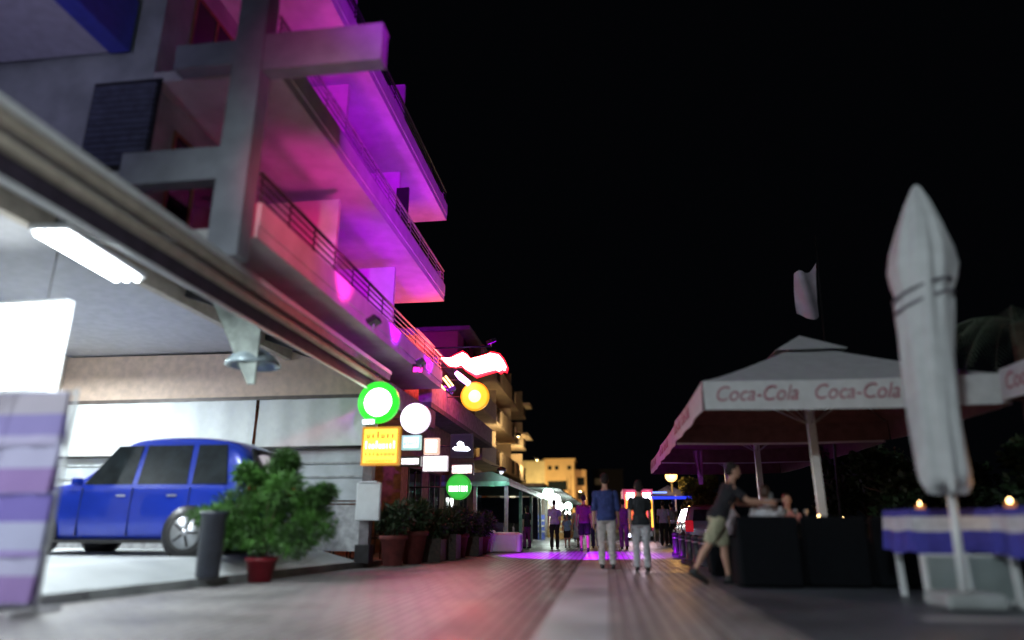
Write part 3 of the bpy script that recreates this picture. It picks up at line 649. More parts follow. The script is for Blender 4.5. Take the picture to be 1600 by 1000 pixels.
# ------------------------------------------------------------------ green pavilion
pv = thing('pavilion', 'dark terrace pavilion with a green lit flat roof and slim pale posts', 'pavilion', (-4.9, 29, 0)); O = pv.location
gm = mat('pavilion_green', (.05, .14, .10), .5, var=.15)
MB().prism([(-6.6, 2.45), (-3.9, 2.62), (-3.3, 2.38), (-3.3, 2.26), (-6.6, 2.3)], 'y', 23.8, 36.6).build('roof', gm, pv, O)
MB().b2(-3.36, -3.28, 23.78, 36.62, 2.14, 2.25).build('eave', mat('eave_green_glow', (.10, .42, .26), .4), pv, O)  # green glow by the globe lamp put into the eave colour
MB().b2(-6.6, -3.37, 23.75, 23.83, 2.12, 2.28).build('eave', MATS['eave_green_glow'], pv, O)
for (x, y) in ((-4.5, 23.9), (-3.4, 23.9), (-3.4, 28), (-3.4, 32), (-3.4, 36.4)):
    MB().b2(x-.06, x+.06, y-.06, y+.06, .1, 2.12).build('post', mat('post_pale', (.30, .42, .38), .5), pv, O)
MB().b2(-6.6, -6.5, 23.9, 36.5, .1, 2.3).build('back_wall', mat('navy_wall', (.02, .02, .07), .6), pv, O)
MB().b2(-6.5, -3.5, 36.3, 36.4, .1, 2.2).build('end_panel', MATS['navy_wall'], pv, O)
MB().b2(-6.4, -3.5, 23.85, 23.88, .1, .9).build('low_screen', MATS['navy_wall'], pv, O)
lamp('POINT', 'added_green_light', (-4.1, 25.2, 2.0), 14, (.2, 1, .6), pv, .1, off=O)  # green light added inside to tint the posts
for k, y in enumerate((26, 29, 32)):
    t = thing('wicker_sofa', 'dark wicker sofa in the pavilion, %s' % ('nearest the street signs', 'in its middle', 'at its far end')[k], 'sofa', (-4.6, y, .1), 0, 'dark sofas in the pavilion')
    MB().rbox((0, 0, .2), (1.5, .7, .34), .05).build('seat', woodd, t); MB().rbox((0, .32, .55), (1.5, .14, .5), .05).build('backrest', woodd, t)
    for s in (-1, 1): MB().rbox((s*.72, 0, .4), (.12, .68, .5), .04).build('arm', woodd, t)
# white bench with a purple plant
t = thing('white_bench', 'low white moulded bench at the edge of the violet light patch', 'bench', (-3.3, 21.9, 0)); O = t.location
MB().rbox((-3.25, 22.2, .31), (1.05, .75, .60), .09).build('seat', mat('white_plastic', (.72, .72, .72), .4, var=.04), t, O)
MB().rbox((-3.62, 22.0, .34), (.22, .85, .66), .07).build('arm', MATS['white_plastic'], t, O)
MB().rbox((-2.74, 22.15, .30), (.16, .7, .58), .06).build('arm', MATS['white_plastic'], t, O)

# ------------------------------------------------------------------ foliage
def leaves(n, blobs, ln=.12, wd=.03, seed=1, droop=0, outward=.5):
    rn = random.Random(seed); mb = MB(); tot = sum(b_[4] if len(b_) > 4 else 1 for b_ in blobs)
    for bl in blobs:
        (cx_, cy_, cz_), r = bl[0], bl[1]; 
        m = int(n/len(blobs))
        for _ in range(m):
            d = Vector((rn.gauss(0, 1), rn.gauss(0, 1), rn.gauss(0, 1))).normalized(); q = rn.random()**.45
            p = Vector((cx_+d.x*r[0]*q, cy_+d.y*r[1]*q, cz_+d.z*r[2]*q))
            a = (d*outward + Vector((rn.gauss(0, .5), rn.gauss(0, .5), rn.gauss(0, .5)-droop))).normalized()
            b_ = a.cross(Vector((rn.gauss(0, 1), rn.gauss(0, 1), rn.gauss(0, 1)))).normalized()
            l = ln*rn.uniform(.6, 1.3); w_ = wd*rn.uniform(.7, 1.3)
            mb.add([p, p+a*l*.5+b_*w_, p+a*l, p+a*l*.5-b_*w_], [(0, 1, 2, 3)])
    return mb
# big feathery potted bush
t = thing('potted_bush', 'big feathery green bush in a small red pot at the rear of the blue car', 'potted plant', (-5.32, 10.45, .0)); O = t.location
rn = random.Random(12)
bl = []
for (x, z, rx, rz_) in ((-6.15, .98, .26, .10), (-5.95, .92, .30, .16), (-5.75, 1.12, .32, .22), (-5.5, 1.35, .30, .26), (-5.25, 1.58, .28, .22), (-5.35, 1.05, .36, .34), (-5.0, 1.38, .30, .24),
                        (-4.95, .95, .36, .32), (-4.68, 1.12, .28, .22), (-4.5, .82, .26, .24), (-4.8, .62, .32, .22), (-5.35, .66, .34, .22), (-5.75, .72, .26, .16), (-4.42, 1.28, .14, .10), (-5.1, 1.82, .13, .12), (-5.62, 1.62, .12, .12)):
    for q in range(2): bl.append(((x+rn.uniform(-.05, .05), 10.45+rn.uniform(-.25, .25), z+rn.uniform(-.05, .05)), (rx, .26, rz_)))
leaves(21000, bl, .12, .011, 5, -.1, .9).build('crown', leafg, t, O, fix=False)
st = MB()
for k in range(9):
    a = rn.uniform(0, 6.28); st.tube([(-5.32, 10.45, .3), (-5.32+.2*math.cos(a), 10.45+.1*math.sin(a), .7), (-5.32+.6*math.cos(a), 10.45+.25*math.sin(a), 1.2)], [.018, .014, .006], 6)
st.build('stem', bark, t, O)
MB().lathe([(.17, .0), (.22, .30), (.25, .30), (.25, .36), (.21, .36), (.20, .30)], (-5.32, 10.45, .0), 22).build('pot', redpot, t, O)
# black bollard bin
t = thing('black_planter', 'tall round black planter post in front of the rear wheel of the blue car', 'planter', (-5.66, 9.55, .12)); O = t.location
MB().lathe([(.14, .10), (.16, .13), (.175, .95), (.20, .96), (.20, 1.01), (.15, 1.01), (.14, .94)], (-5.66, 9.55, .02), 24).build('body', mat('planter_black', (.03, .035, .05), .45, var=.2), t, O)
leaves(500, [((-5.66, 9.55, 1.0), (.14, .14, .08))], .08, .012, 8, -.4).build('plant', leafg, t, O, fix=False)

# bar terrace planters, pots, tables -----------------------------------------------------
rn = random.Random(21)
spec = [(-4.55, 14.75, .62, .45, 'terra'), (-4.35, 15.6, .7, .5, 'terra'), (-4.2, 16.6, .5, .5, 'wood'), (-4.05, 17.6, .6, .5, 'wood'), (-3.95, 18.6, .6, .45, 'terra'), (-3.85, 19.7, .5, .5, 'wood'), (-3.75, 20.8, .5, .45, 'terra')]
wh = ['first past the menu board post', 'second past the menu board post', 'third past the menu board post', 'midway along the bar terrace', 'fifth along the bar terrace', 'below the small green sign', 'next to the white bench']
for k, (x, y, h, r, kind) in enumerate(spec):
    t = thing('terrace_planter', '%s planter with dark shrub, %s' % ('dull red' if kind == 'terra' else 'dark wooden', wh[k]), 'planter', (x, y, 0), 0, 'planters along the bar terrace')
    if kind == 'terra': MB().lathe([(r*.42, 0), (r*.6, h*.85), (r*.68, h*.86), (r*.68, h), (r*.55, h), (r*.5, h*.85)], (0, 0, 0), 22).build('pot', terra, t)
    else: 
        mb = MB().rbox((0, 0, h/2), (r*1.3, r*1.3, h), .02)
        for s in range(4): mb.b2(-r*.67, r*.67, -r*.67, -r*.655, .05+s*h/4, .05+s*h/4+h*.2)
        mb.build('box', woodd, t)
    leaves(1500, [((rn.uniform(-.1, .1), rn.uniform(-.1, .1), h+.2+rn.uniform(-.05, .25)), (.36, .34, .3)), ((.1, 0, h+.35), (.3, .3, .35)), ((-.12, .05, h+.25), (.3, .3, .25))], .13, .02, 30+k, -.1, .7).build('shrub', leafd, t, fix=False)
    MB().tube([(0, 0, h-.1), (.03, 0, h+.4)], .02, 6).build('stem', bark, t)
def high_table(x, y, label):
    t = thing('bar_table', label, 'table', (x, y, .1), 0, 'dark bar tables on the terrace')
    MB().lathe([(.36, 1.02), (.38, 1.03), (.38, 1.06), (.36, 1.07)], (0, 0, 0), 24).build('table_top', woodd, t)
    MB().lathe([(.03, .03), (.03, 1.02)], (0, 0, 0), 12).build('leg', blackm, t)
    MB().lathe([(.25, 0), (.24, .02), (.04, .04)], (0, 0, 0), 20).build('foot', blackm, t)
for k, (x, y) in enumerate(((-5.5, 15.4), (-5.35, 17.6), (-5.2, 20.0))): high_table(x, y, 'round dark bar table %s' % ('nearest the post', 'in the middle of the terrace', 'farthest in, below the green sign')[k])
def chair(x, y, rz, label, m=woodd, base=.1, grp='wooden bar chairs on the terrace'):
    t = thing('bar_chair', label, 'chair', (x, y, base), rz, grp)
    MB().rbox((0, 0, .46), (.44, .44, .05), .03).build('seat', m, t)
    mb = MB()
    for s in (-.16, 0, .16): mb.b2(s-.03, s+.03, .19, .22, .5, .92)
    mb.b2(-.21, .21, .185, .225, .88, .98); mb.build('backrest', m, t)
    for sx in (-1, 1):
        for sy in (-1, 1): MB().tube([(sx*.18, sy*.18, .44), (sx*.2, sy*.2, 0)], .018, 8).build('leg', m, t)
for k, (x, y, rz) in enumerate(((-4.95, 15.2, 1.2), (-6.1, 15.7, -1.4), (-4.8, 17.4, 1.5), (-5.9, 18.1, -1.2), (-4.65, 20.1, 1.4), (-5.8, 20.5, -1.8))):
    chair(x, y, rz, 'dark wooden chair on the %s side of the %s bar table' % (('street', 'wall')[k % 2], ('nearest', 'middle', 'farthest')[k//2]), woodm if k == 2 else woodd)
t = thing('bar_counter', 'dark wooden bar counter with warm lit shelves behind the terrace', 'bar', (-6.8, 17, .1)); O = t.location
MB().b2(-7.1, -6.6, 14.8, 18.6, .1, 1.15).build('counter', woodm, t, O)
MB().b2(-7.2, -6.5, 14.7, 18.7, 1.153, 1.21).build('counter_top', woodd, t, O)
MB().b2(-8.2, -8.1, 14.7, 18.8, .1, 3.4).build('back_wall', brownwall, t, O)
MB().b2(-8.2, -4.95, 14.65, 18.85, 3.5, 3.6).build('ceiling', brownwall, t, O)
MB().b2(-4.95, -4.75, 14.62, 18.85, 3.45, 3.95).build('fascia', darkwall, t, O)
lamp('POINT', 'bar_light', (-6.2, 16.8, 3.1), 26, (1, .45, .15), t, .2, off=O)
for k, (x, y, c_, nm) in enumerate(((-6.85, 15.2, (.5, .25, .03), 'amber'), (-6.8, 15.7, (.05, .2, .05), 'green'), (-6.85, 16.3, (.5, .25, .03), 'ochre'), (-6.8, 17.0, (.3, .3, .32), 'clear'))):
    o = MB().lathe([(.04, 0), (.04, .2), (.015, .26), (.015, .32)], (x, y, 1.212), 12).build('bottle', mat('bottle_'+nm, c_, .1, bump=0), None, (x, y, 1.212))
    tag(o, '%s glass bottle on the bar counter' % nm, 'bottle', None)
t = thing('flowering_plant', 'small violet flowering plant in a dark pot left of the white bench', 'potted plant', (-3.95, 21.6, 0)); O = t.location
MB().lathe([(.14, 0), (.2, .6), (.22, .62), (.18, .62)], O, 18).build('pot', woodd, t, O)
leaves(1500, [((-3.95, 21.6, .85), (.32, .3, .26)), ((-3.75, 21.6, .95), (.25, .25, .2))], .1, .022, 77).build('foliage', leafd, t, O, fix=False)
leaves(500, [((-3.85, 21.55, .98), (.36, .3, .2))], .06, .03, 78).build('flowers', mat('petals', (.45, .2, .55), .6, bump=0), t, O, fix=False)

# ------------------------------------------------------------------ parasols
def make_parasol(s=2.2, z0=2.56, z1=3.02, za=4.12):
    t = thing('parasol', '', 'parasol', (0, 0, 0), 0, 'big square white parasols on the right')
    def prof(q): return z1 + (za-z1)*(q**1.12)
    mb = MB()
    for k in range(4):
        ca, sa = math.cos(k*math.pi/2), math.sin(k*math.pi/2)
        def fn(u, v):
            h = s*(1-v); x = -h+2*h*u; y = -h
            z = prof(v) - .07*math.sin(math.pi*u)*(1-v)*.8
            return (x*ca-y*sa, x*sa+y*ca, z)
        mb.sheet(fn, 12, 8)
        mb.sheet(lambda u, v: (lambda p: (p[0], p[1], p[2]-.012))(fn(1-u, v)), 12, 8)
    mb.build('canopy', umbw, t, fix=False)
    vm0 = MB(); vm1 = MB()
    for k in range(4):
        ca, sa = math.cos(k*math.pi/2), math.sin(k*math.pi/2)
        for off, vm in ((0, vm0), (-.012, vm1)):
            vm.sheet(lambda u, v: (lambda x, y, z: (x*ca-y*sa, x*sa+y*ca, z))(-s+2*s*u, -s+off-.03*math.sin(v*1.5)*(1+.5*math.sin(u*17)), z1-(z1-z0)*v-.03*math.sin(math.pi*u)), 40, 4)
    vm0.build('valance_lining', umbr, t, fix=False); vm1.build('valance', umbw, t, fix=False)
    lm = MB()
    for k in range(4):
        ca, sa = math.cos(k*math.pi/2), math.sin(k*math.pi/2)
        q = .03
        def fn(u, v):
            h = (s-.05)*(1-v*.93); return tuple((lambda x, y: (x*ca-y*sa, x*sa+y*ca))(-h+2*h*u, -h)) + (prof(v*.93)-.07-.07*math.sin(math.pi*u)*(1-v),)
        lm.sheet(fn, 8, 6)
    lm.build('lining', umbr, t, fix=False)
    cp = MB()
    for k in range(4):
        ca, sa = math.cos(k*math.pi/2), math.sin(k*math.pi/2)
        cp.sheet(lambda u, v: tuple((lambda x, y: (x*ca-y*sa, x*sa+y*ca))(-.62*(1-v)+1.24*(1-v)*u, -.62*(1-v))) + (prof(.72)+.10+.42*v,), 4, 3)
    cp.build('vent_cap', umbw, t, fix=False)
    MB().b2(-.065, .065, -.065, .065, .08, za-.05).build('pole', whitem, t)
    MB().rbox((0, 0, .05), (.9, .9, .10), .05).build('base', concrete, t)
    for k in range(8):
        a = k*math.pi/4; rr = s*(1.414 if k % 2 else 1)*.96
        MB().tube([(.05*math.cos(a), .05*math.sin(a), za-.13), (rr*math.cos(a), rr*math.sin(a), z1-.09)], .014, 6).build('rib', steel, t)
        MB().tube([(.07*math.cos(a), .07*math.sin(a), 2.62), (rr*.5*math.cos(a), rr*.5*math.sin(a), (za+z1)/2-.17)], .011, 6).build('strut', steel, t)
    for k in range(4):
        for dx in (-1.42, .05):
            a = k*math.pi/2; ca, sa = math.cos(a), math.sin(a)
            x, y = dx, -s-.058
            text_mesh('lettering', 'Coca-Cola', .34, scriptred, t, (x*ca-y*sa, x*sa+y*ca, (z0+z1)/2), (R(90), 0, a), .35, .002, .85)
    return t
p0 = make_parasol()
spots = [(3.8, 13.0, 'open white parasol with red script nearest the waiter'), (3.85, 17.9, 'open white parasol behind the nearest lettered one'),
         (3.9, 22.8, 'farthest open white parasol, tinged violet, beside the globe street lamp'), (8.0, 8.3, 'white parasol cut off by the right edge behind the closed one')]
for k, (x, y, lab) in enumerate(spots):
    o = p0 if k == 0 else copy_tree(p0); o.location = (x, y, 0); o['label'] = lab
# closed parasol
t = thing('closed_parasol', 'tall furled pale parasol strapped shut between the blue clothed tables', 'parasol', (3.72, 8.2, 0)); O = t.location
prof = [(.06, 1.22), (.19, 1.24), (.24, 1.35), (.24, 2.0), (.26, 2.7), (.285, 3.2), (.30, 3.38), (.285, 3.46), (.295, 3.52), (.325, 3.64), (.34, 3.82), (.315, 4.04), (.24, 4.36), (.13, 4.68), (.05, 4.88), (.015, 4.93)]
mb = MB(); n = 64; vs = []; fs = []
for i, (r, z) in enumerate(prof):
    lean = .04*(z-1.2)+.03*max(0, z-2)**1.5
    for k in range(n):
        a = 2*math.pi*k/n; q = r*(1+.13*abs(math.cos(4*a+z*.35))-.06+.06*math.cos(3*a+z*1.7)+.04*math.sin(13*a-z*2)+.03*math.sin(z*7+2*a))
        if i < 3: z = prof[i][1]+.05*math.sin(5*a)+.03*math.sin(9*a)
        vs.append((3.72+lean+q*math.cos(a), 8.2+q*math.sin(a), z))
for i in range(len(prof)-1):
    for k in range(n): fs.append((i*n+k, i*n+(k+1) % n, (i+1)*n+(k+1) % n, (i+1)*n+k))
fs.append(tuple(range(n))[::-1]); mb.add(vs, fs, True); mb.build('canopy', umbw, t, O)
st = MB()
for dz in (0, .16): st.tube([(3.86+.32*math.cos(a), 8.2+.32*math.sin(a), 3.36+dz+.10*math.cos(a+.3)) for a in [2*math.pi*k/24 for k in range(25)]], .018, 6)
st.build('strap', mat('strap_grey', (.16, .15, .18), .7), t, O)
MB().tube([(3.72, 8.2, .1), (3.78, 8.2, 1.3)], .045, 12).build('pole', whitem, t, O)
MB().rbox((3.72, 8.2, .09), (.6, .6, .16), .06).build('base', concrete, t, O)

# ------------------------------------------------------------------ tables and seating right
cb = cloth('blue', (.055, .055, .36)); cw = cloth('white', (.55, .57, .62))
def cloth_table(x0, x1, y0, y1, zt, zb, label, label2):
    c = ((x0+x1)/2, (y0+y1)/2, 0)
    t = thing('dining_table', label, 'table', c, 0, 'tables with blue and white cloths'); O = t.location
    MB().b2(x0+.05, x1-.05, y0+.05, y1-.05, zt-.06, zt-.02).build('table_top', whitem, t, O)
    for a in (x0+.08, x1-.08):
        for b_ in (y0+.08, y1-.08): MB().b2(a-.03, a+.03, b_-.03, b_+.03, .004, zt-.062).build('leg', whitem, t, O)
    mb = MB(); e = .02
    per = [(x0, y0), (x1, y0), (x1, y1), (x0, y1), (x0, y0)]
    pts = []
    for i in range(4):
        for k in range(14): u = k/14; pts.append((per[i][0]+(per[i+1][0]-per[i][0])*u, per[i][1]+(per[i+1][1]-per[i][1])*u))
    n = len(pts); rows = 7; vs = []; fs = []
    for j in range(rows):
        v = j/(rows-1)
        for k, (x, y) in enumerate(pts):
            f = 1+.06*v*(1+.6*math.sin(k*1.1)); vs.append((c[0]+(x-c[0])*f, c[1]+(y-c[1])*f, zt-(zt-zb)*v-.02*v*math.sin(k*.55)))
    for j in range(rows-1):
        for k in range(n): fs.append((j*n+k, j*n+(k+1) % n, (j+1)*n+(k+1) % n, (j+1)*n+k))
    fs.append(tuple(range(n))); mb.add(vs, fs, False)
    o = mb.build('tablecloth', cb, None, (c[0], c[1], zt), fix=False); tag(o, label2, 'tablecloth', 'blue cloths with a white band')
    me = o.data; me.materials.append(cw)
    for p in me.polygons:
        if n <= p.index < 3*n: p.material_index = 1
    return t
cloth_table(3.55, 4.55, 8.75, 9.6, 1.02, .53, 'high white table left of the closed parasol under a blue cloth', 'blue cloth with a white band, left of the closed parasol')
cloth_table(4.22, 5.3, 7.5, 8.35, 1.02, .53, 'high white table at the right edge under a blue cloth', 'blue cloth with a white band, cut by the right edge')
def candle(x, y, z, label, r=.035):
    t = thing('table_lamp', label, 'table lamp', (x, y, z), 0, 'small warm table lamps')
    MB().lathe([(.045, .0), (.05, .01), (.05, .05), (.045, .055)], (0, 0, 0), 14).build('holder', mat('amber_glass', (.5, .2, .05), .2, bump=0, emit=(1, .35, .08), estr=.4), t)
    MB().ball((0, 0, .07), (r*.6, r*.6, .03), 10).build('flame', emat('flame', (1, .62, .25), 14), t)
    lamp('POINT', 'glow', (0, 0, .2), 3.0, (1, .5, .2), t, .05)
candle(4.35, 8.2, 1.02, 'small warm lamp on the blue clothed table at the right edge')
candle(3.85, 9.2, 1.02, 'small warm lamp on the blue clothed table left of the closed parasol', .02)
candle(3.42, 11.9, .9, 'small warm lamp on the dark table under the lettered parasol')
candle(4.4, 13.8, .9, 'small warm lamp on the table behind the parasol pole', .025)
# frosted windbreak
t = thing('windbreak', 'low frosted panel with a white post below the blue tablecloth', 'windbreak', (3.95, 8.55, 0)); O = t.location
fz = mat('frosted', (.36, .42, .42), .35, var=.15, scale=2, trans=.35)
MB().b2(3.52, 4.42, 8.50, 8.515, .06, .50).build('panel', fz, t, O)
MB().b2(3.86, 3.93, 8.44, 8.495, 0, .55).build('post', whitem, t, O)
for x in (3.49, 4.42): MB().b2(x, x+.028, 8.49, 8.525, 0, .53).build('post', whitem, t, O)
MB().b2(3.52, 4.42, 8.485, 8.53, .505, .53).build('rail', whitem, t, O)
MB().b2(3.52, 4.42, 8.485, 8.53, .02, .055).build('rail', whitem, t, O)
struct('terrace_strip', flat(2.9, 9, 7.15, 7.45, .004), pv_conc)
wick = mat('wicker_black', (.005, .006, .008), .95, var=.35, scale=30, bump=.8)
wick.node_tree.nodes['Principled BSDF'].inputs['Specular IOR Level'].default_value = .15
def armchair(x, y, rz, w_, label, d=.8, h=.96):
    t = thing('wicker_armchair', label, 'armchair', (x, y, 0), rz, 'black wicker seats along the paving')
    MB().rbox((0, -d/2+.09, h/2+.01), (w_, .17, h-.02), .05, taper=.97).build('backrest', wick, t)
    for s in (-1, 1): MB().rbox((s*(w_/2-.07), .08, .34), (.13, d-.2, .66), .04).build('arm', wick, t)
    MB().rbox((0, .08, .24), (w_-.27, d-.2, .40), .04).build('seat', wick, t)
    MB().rbox((0, .08, .49), (w_-.29, d-.22, .10), .04).build('cushion', mat('cushion_dark', (.04, .03, .035), .9), t)
    return t
armchair(2.26, 10.72, 0, .86, 'black high backed wicker seat right beside the waiter')
armchair(3.2, 10.85, 0, .88, 'black wicker seat second from the waiter')
armchair(4.15, 10.9, 0, .88, 'black wicker seat third from the waiter left of the blue table')
armchair(2.15, 12.9, 1.5, .9, 'dark wicker seat behind the waiter under the parasol')
armchair(4.9, 12.4, -1.6, .9, 'dark wicker seat under the right half of the lettered parasol')
armchair(5.2, 10.6, 0, .9, 'black wicker seat behind the blue clothed tables')
for x, y, lab in ((3.2, 12.0, 'dark round table between the waiter and the parasol pole'), (4.4, 13.9, 'dark round table behind the parasol pole')):
    t = thing('terrace_table', lab, 'table', (x, y, 0), 0, 'dark tables under the parasols')
    MB().lathe([(.48, .86), (.5, .865), (.5, .89), (.48, .9)], (0, 0, 0), 28).build('table_top', woodd, t)
    MB().lathe([(.04, .03), (.04, .86)], (0, 0, 0), 10).build('leg', blackm, t); MB().lathe([(.3, .004), (.29, .03), (.05, .05)], (0, 0, 0), 20).build('foot', blackm, t)
for k, (x, y, z) in enumerate(((3.05, 11.85, .9), (3.3, 12.15, .9), (2.95, 12.1, .9))):
    o = MB().lathe([(.035, 0), (.035, .005), (.006, .01), (.006, .09), (.035, .12), (.038, .19), (.036, .19), (.03, .12)], (x, y, z), 16).build('wine_glass', mat('clear_glass', (.8, .85, .9), .05, bump=0, trans=.8), None, (x, y, z))
    tag(o, 'stemmed glass on the dark table beside the waiter, %s' % ('left of the lamp', 'behind the lamp', 'farthest left')[k], 'glass', 'glasses on the dark table')
# bollards
def bollard(x, y, label):
    t = thing('bollard', label, 'bollard', (x, y, 0), 0, 'dark bollards along the paving')
    MB().lathe([(.13, 0), (.13, .05), (.10, .07), (.10, .52), (.11, .53), (.11, .57), (.08, .60), (.02, .62)], (0, 0, 0), 20).build('post', mat('bollard_dark', (.05, .045, .06), .4, var=.2), t)
    MB().lathe([(.104, .44), (.104, .48)], (0, 0, 0), 20).build('band', steel, t)
for k, (y, l) in enumerate(((14.2, 'nearest dark bollard, right behind the waiter'), (15.4, 'second dark bollard behind the waiter'), (16.66, 'third dark bollard behind the waiter'), (18.0, 'fourth dark bollard behind the waiter'), (19.6, 'fifth dark bollard beside the parked car'), (21.4, 'farthest dark bollard, nearest the man in lavender'))):
    bollard(2.03, y, l)
# flag
t = thing('flag', 'limp white flag tinged pink on a thin dark pole above the parasols', 'flag', (5.0, 16, 0)); O = t.location
MB().tube([(5.0, 16, 0), (5.35, 16, 7.6)], [.035, .02], 8).build('pole', blackm, t, O)
MB().sheet(lambda u, v: (5.28-.1*v-(.55+.1*v)*u*(1-.25*v), 16+.09*math.sin(u*6+v*3), 6.9-1.35*v-.35*u*(1-v)-.1*math.sin(u*5)), 12, 14).build('cloth', mat('flag_cloth', (.50, .44, .52), .85, var=.3, scale=1.2), t, O, fix=False)
# hedge / trees / palm
def tree(x, y, h, r, label, m, seed, n=9000, name='leafy_tree', cat='tree', zc=None, ln=.16, wd=.05):
    rn = random.Random(seed)
    t = thing(name, label, cat, (x, y, 0), 0)
    st = MB().tube([(0, 0, 0), (.05, 0, h*.3), (-.03, .05, h*.62)], [.13, .1, .06], 10)
    for k in range(6):
        a = k*1.05; st.tube([(0, 0, h*.35), (r*.4*math.cos(a), r*.4*math.sin(a), h*.6), (r*.75*math.cos(a), r*.75*math.sin(a), h*(.66+.1*(k % 3)))], [.06, .04, .015], 6)
    st.build('trunk', bark, t)
    bl = [((r*.7*rn.uniform(-1, 1), r*.7*rn.uniform(-1, 1), h*rn.uniform(.45, .9)), (r*rn.uniform(.25, .45),)*2+(r*rn.uniform(.2, .35),)) for _ in range(16)]
    leaves(n, bl, ln, wd, seed).build('crown', m, t, fix=False)
tree(4.65, 34, 3.3, 1.0, 'small olive toned tree behind the far parasol by the globe lamp', leafo, 41)
tree(7.0, 16.5, 2.5, 1.6, 'dark low tree behind the lettered parasol', leafd, 42)
tree(9.0, 13.5, 2.6, 1.7, 'dark low tree at the right behind the blue tables', leafd, 43)
tree(7.4, 21, 3.0, 1.8, 'dark tree behind the middle parasol', leafd, 44)
rn = random.Random(6)
t = thing('palm_tree', 'dim palm at the right edge with drooping grey green fronds', 'palm', (6.7, 9.6, 0)); O = t.location
MB().tube([(6.7, 11.6, 0), (6.75, 11.6, 1.8), (6.85, 11.6, 4.0)], [.2, .16, .13], 14).build('trunk', bark, t, O)
for k in range(16):
    a = k*2*math.pi/16+.2; ln = rn.uniform(1.5, 2.0); up = rn.uniform(.1, .9); mb = MB()
    P = lambda s: Vector((6.85+ln*s*math.cos(a)*(1-.12*s), 11.6+ln*s*math.sin(a)*(1-.12*s), 4.0+up*s*1.6-(1.1+up)*s*s))
    mb.tube([P(i/8) for i in range(9)], [.02-.0018*i for i in range(9)], 5)
    for i in range(2, 26):
        s = i/26; p = P(s); d = (P(min(1, s+.03))-P(s-.02)).normalized(); side = d.cross(Vector((0, 0, 1))).normalized()
        L_ = .42*math.sin(math.pi*min(.95, s+.12))+.06
        for q in (-1, 1):
            e = p+side*q*L_*.8+d*L_*.5-Vector((0, 0, L_*.45)); mb.add([p-d*.012, p+d*.012, e], [(0, 1, 2)])
    mb.build('frond', mat('frond', (.10, .13, .09), .6, var=.3, bump=0), t, O, fix=False)
# curtain, its violet light put into the cloth colour
o = MB().sheet(lambda u, v: (2.02+.22*u*(1-.55*v)+.08*v, 15.9+.05*math.sin(u*14), 2.45-.75*v), 16, 10).build('hanging_drape', mat('drape_violet_lit', (.40, .08, .48), .8), None, (2.1, 15.9, 2.45), fix=False)
tag(o, 'gathered drape with violet light in its colour, under the parasol edge behind the waiter', 'drape')

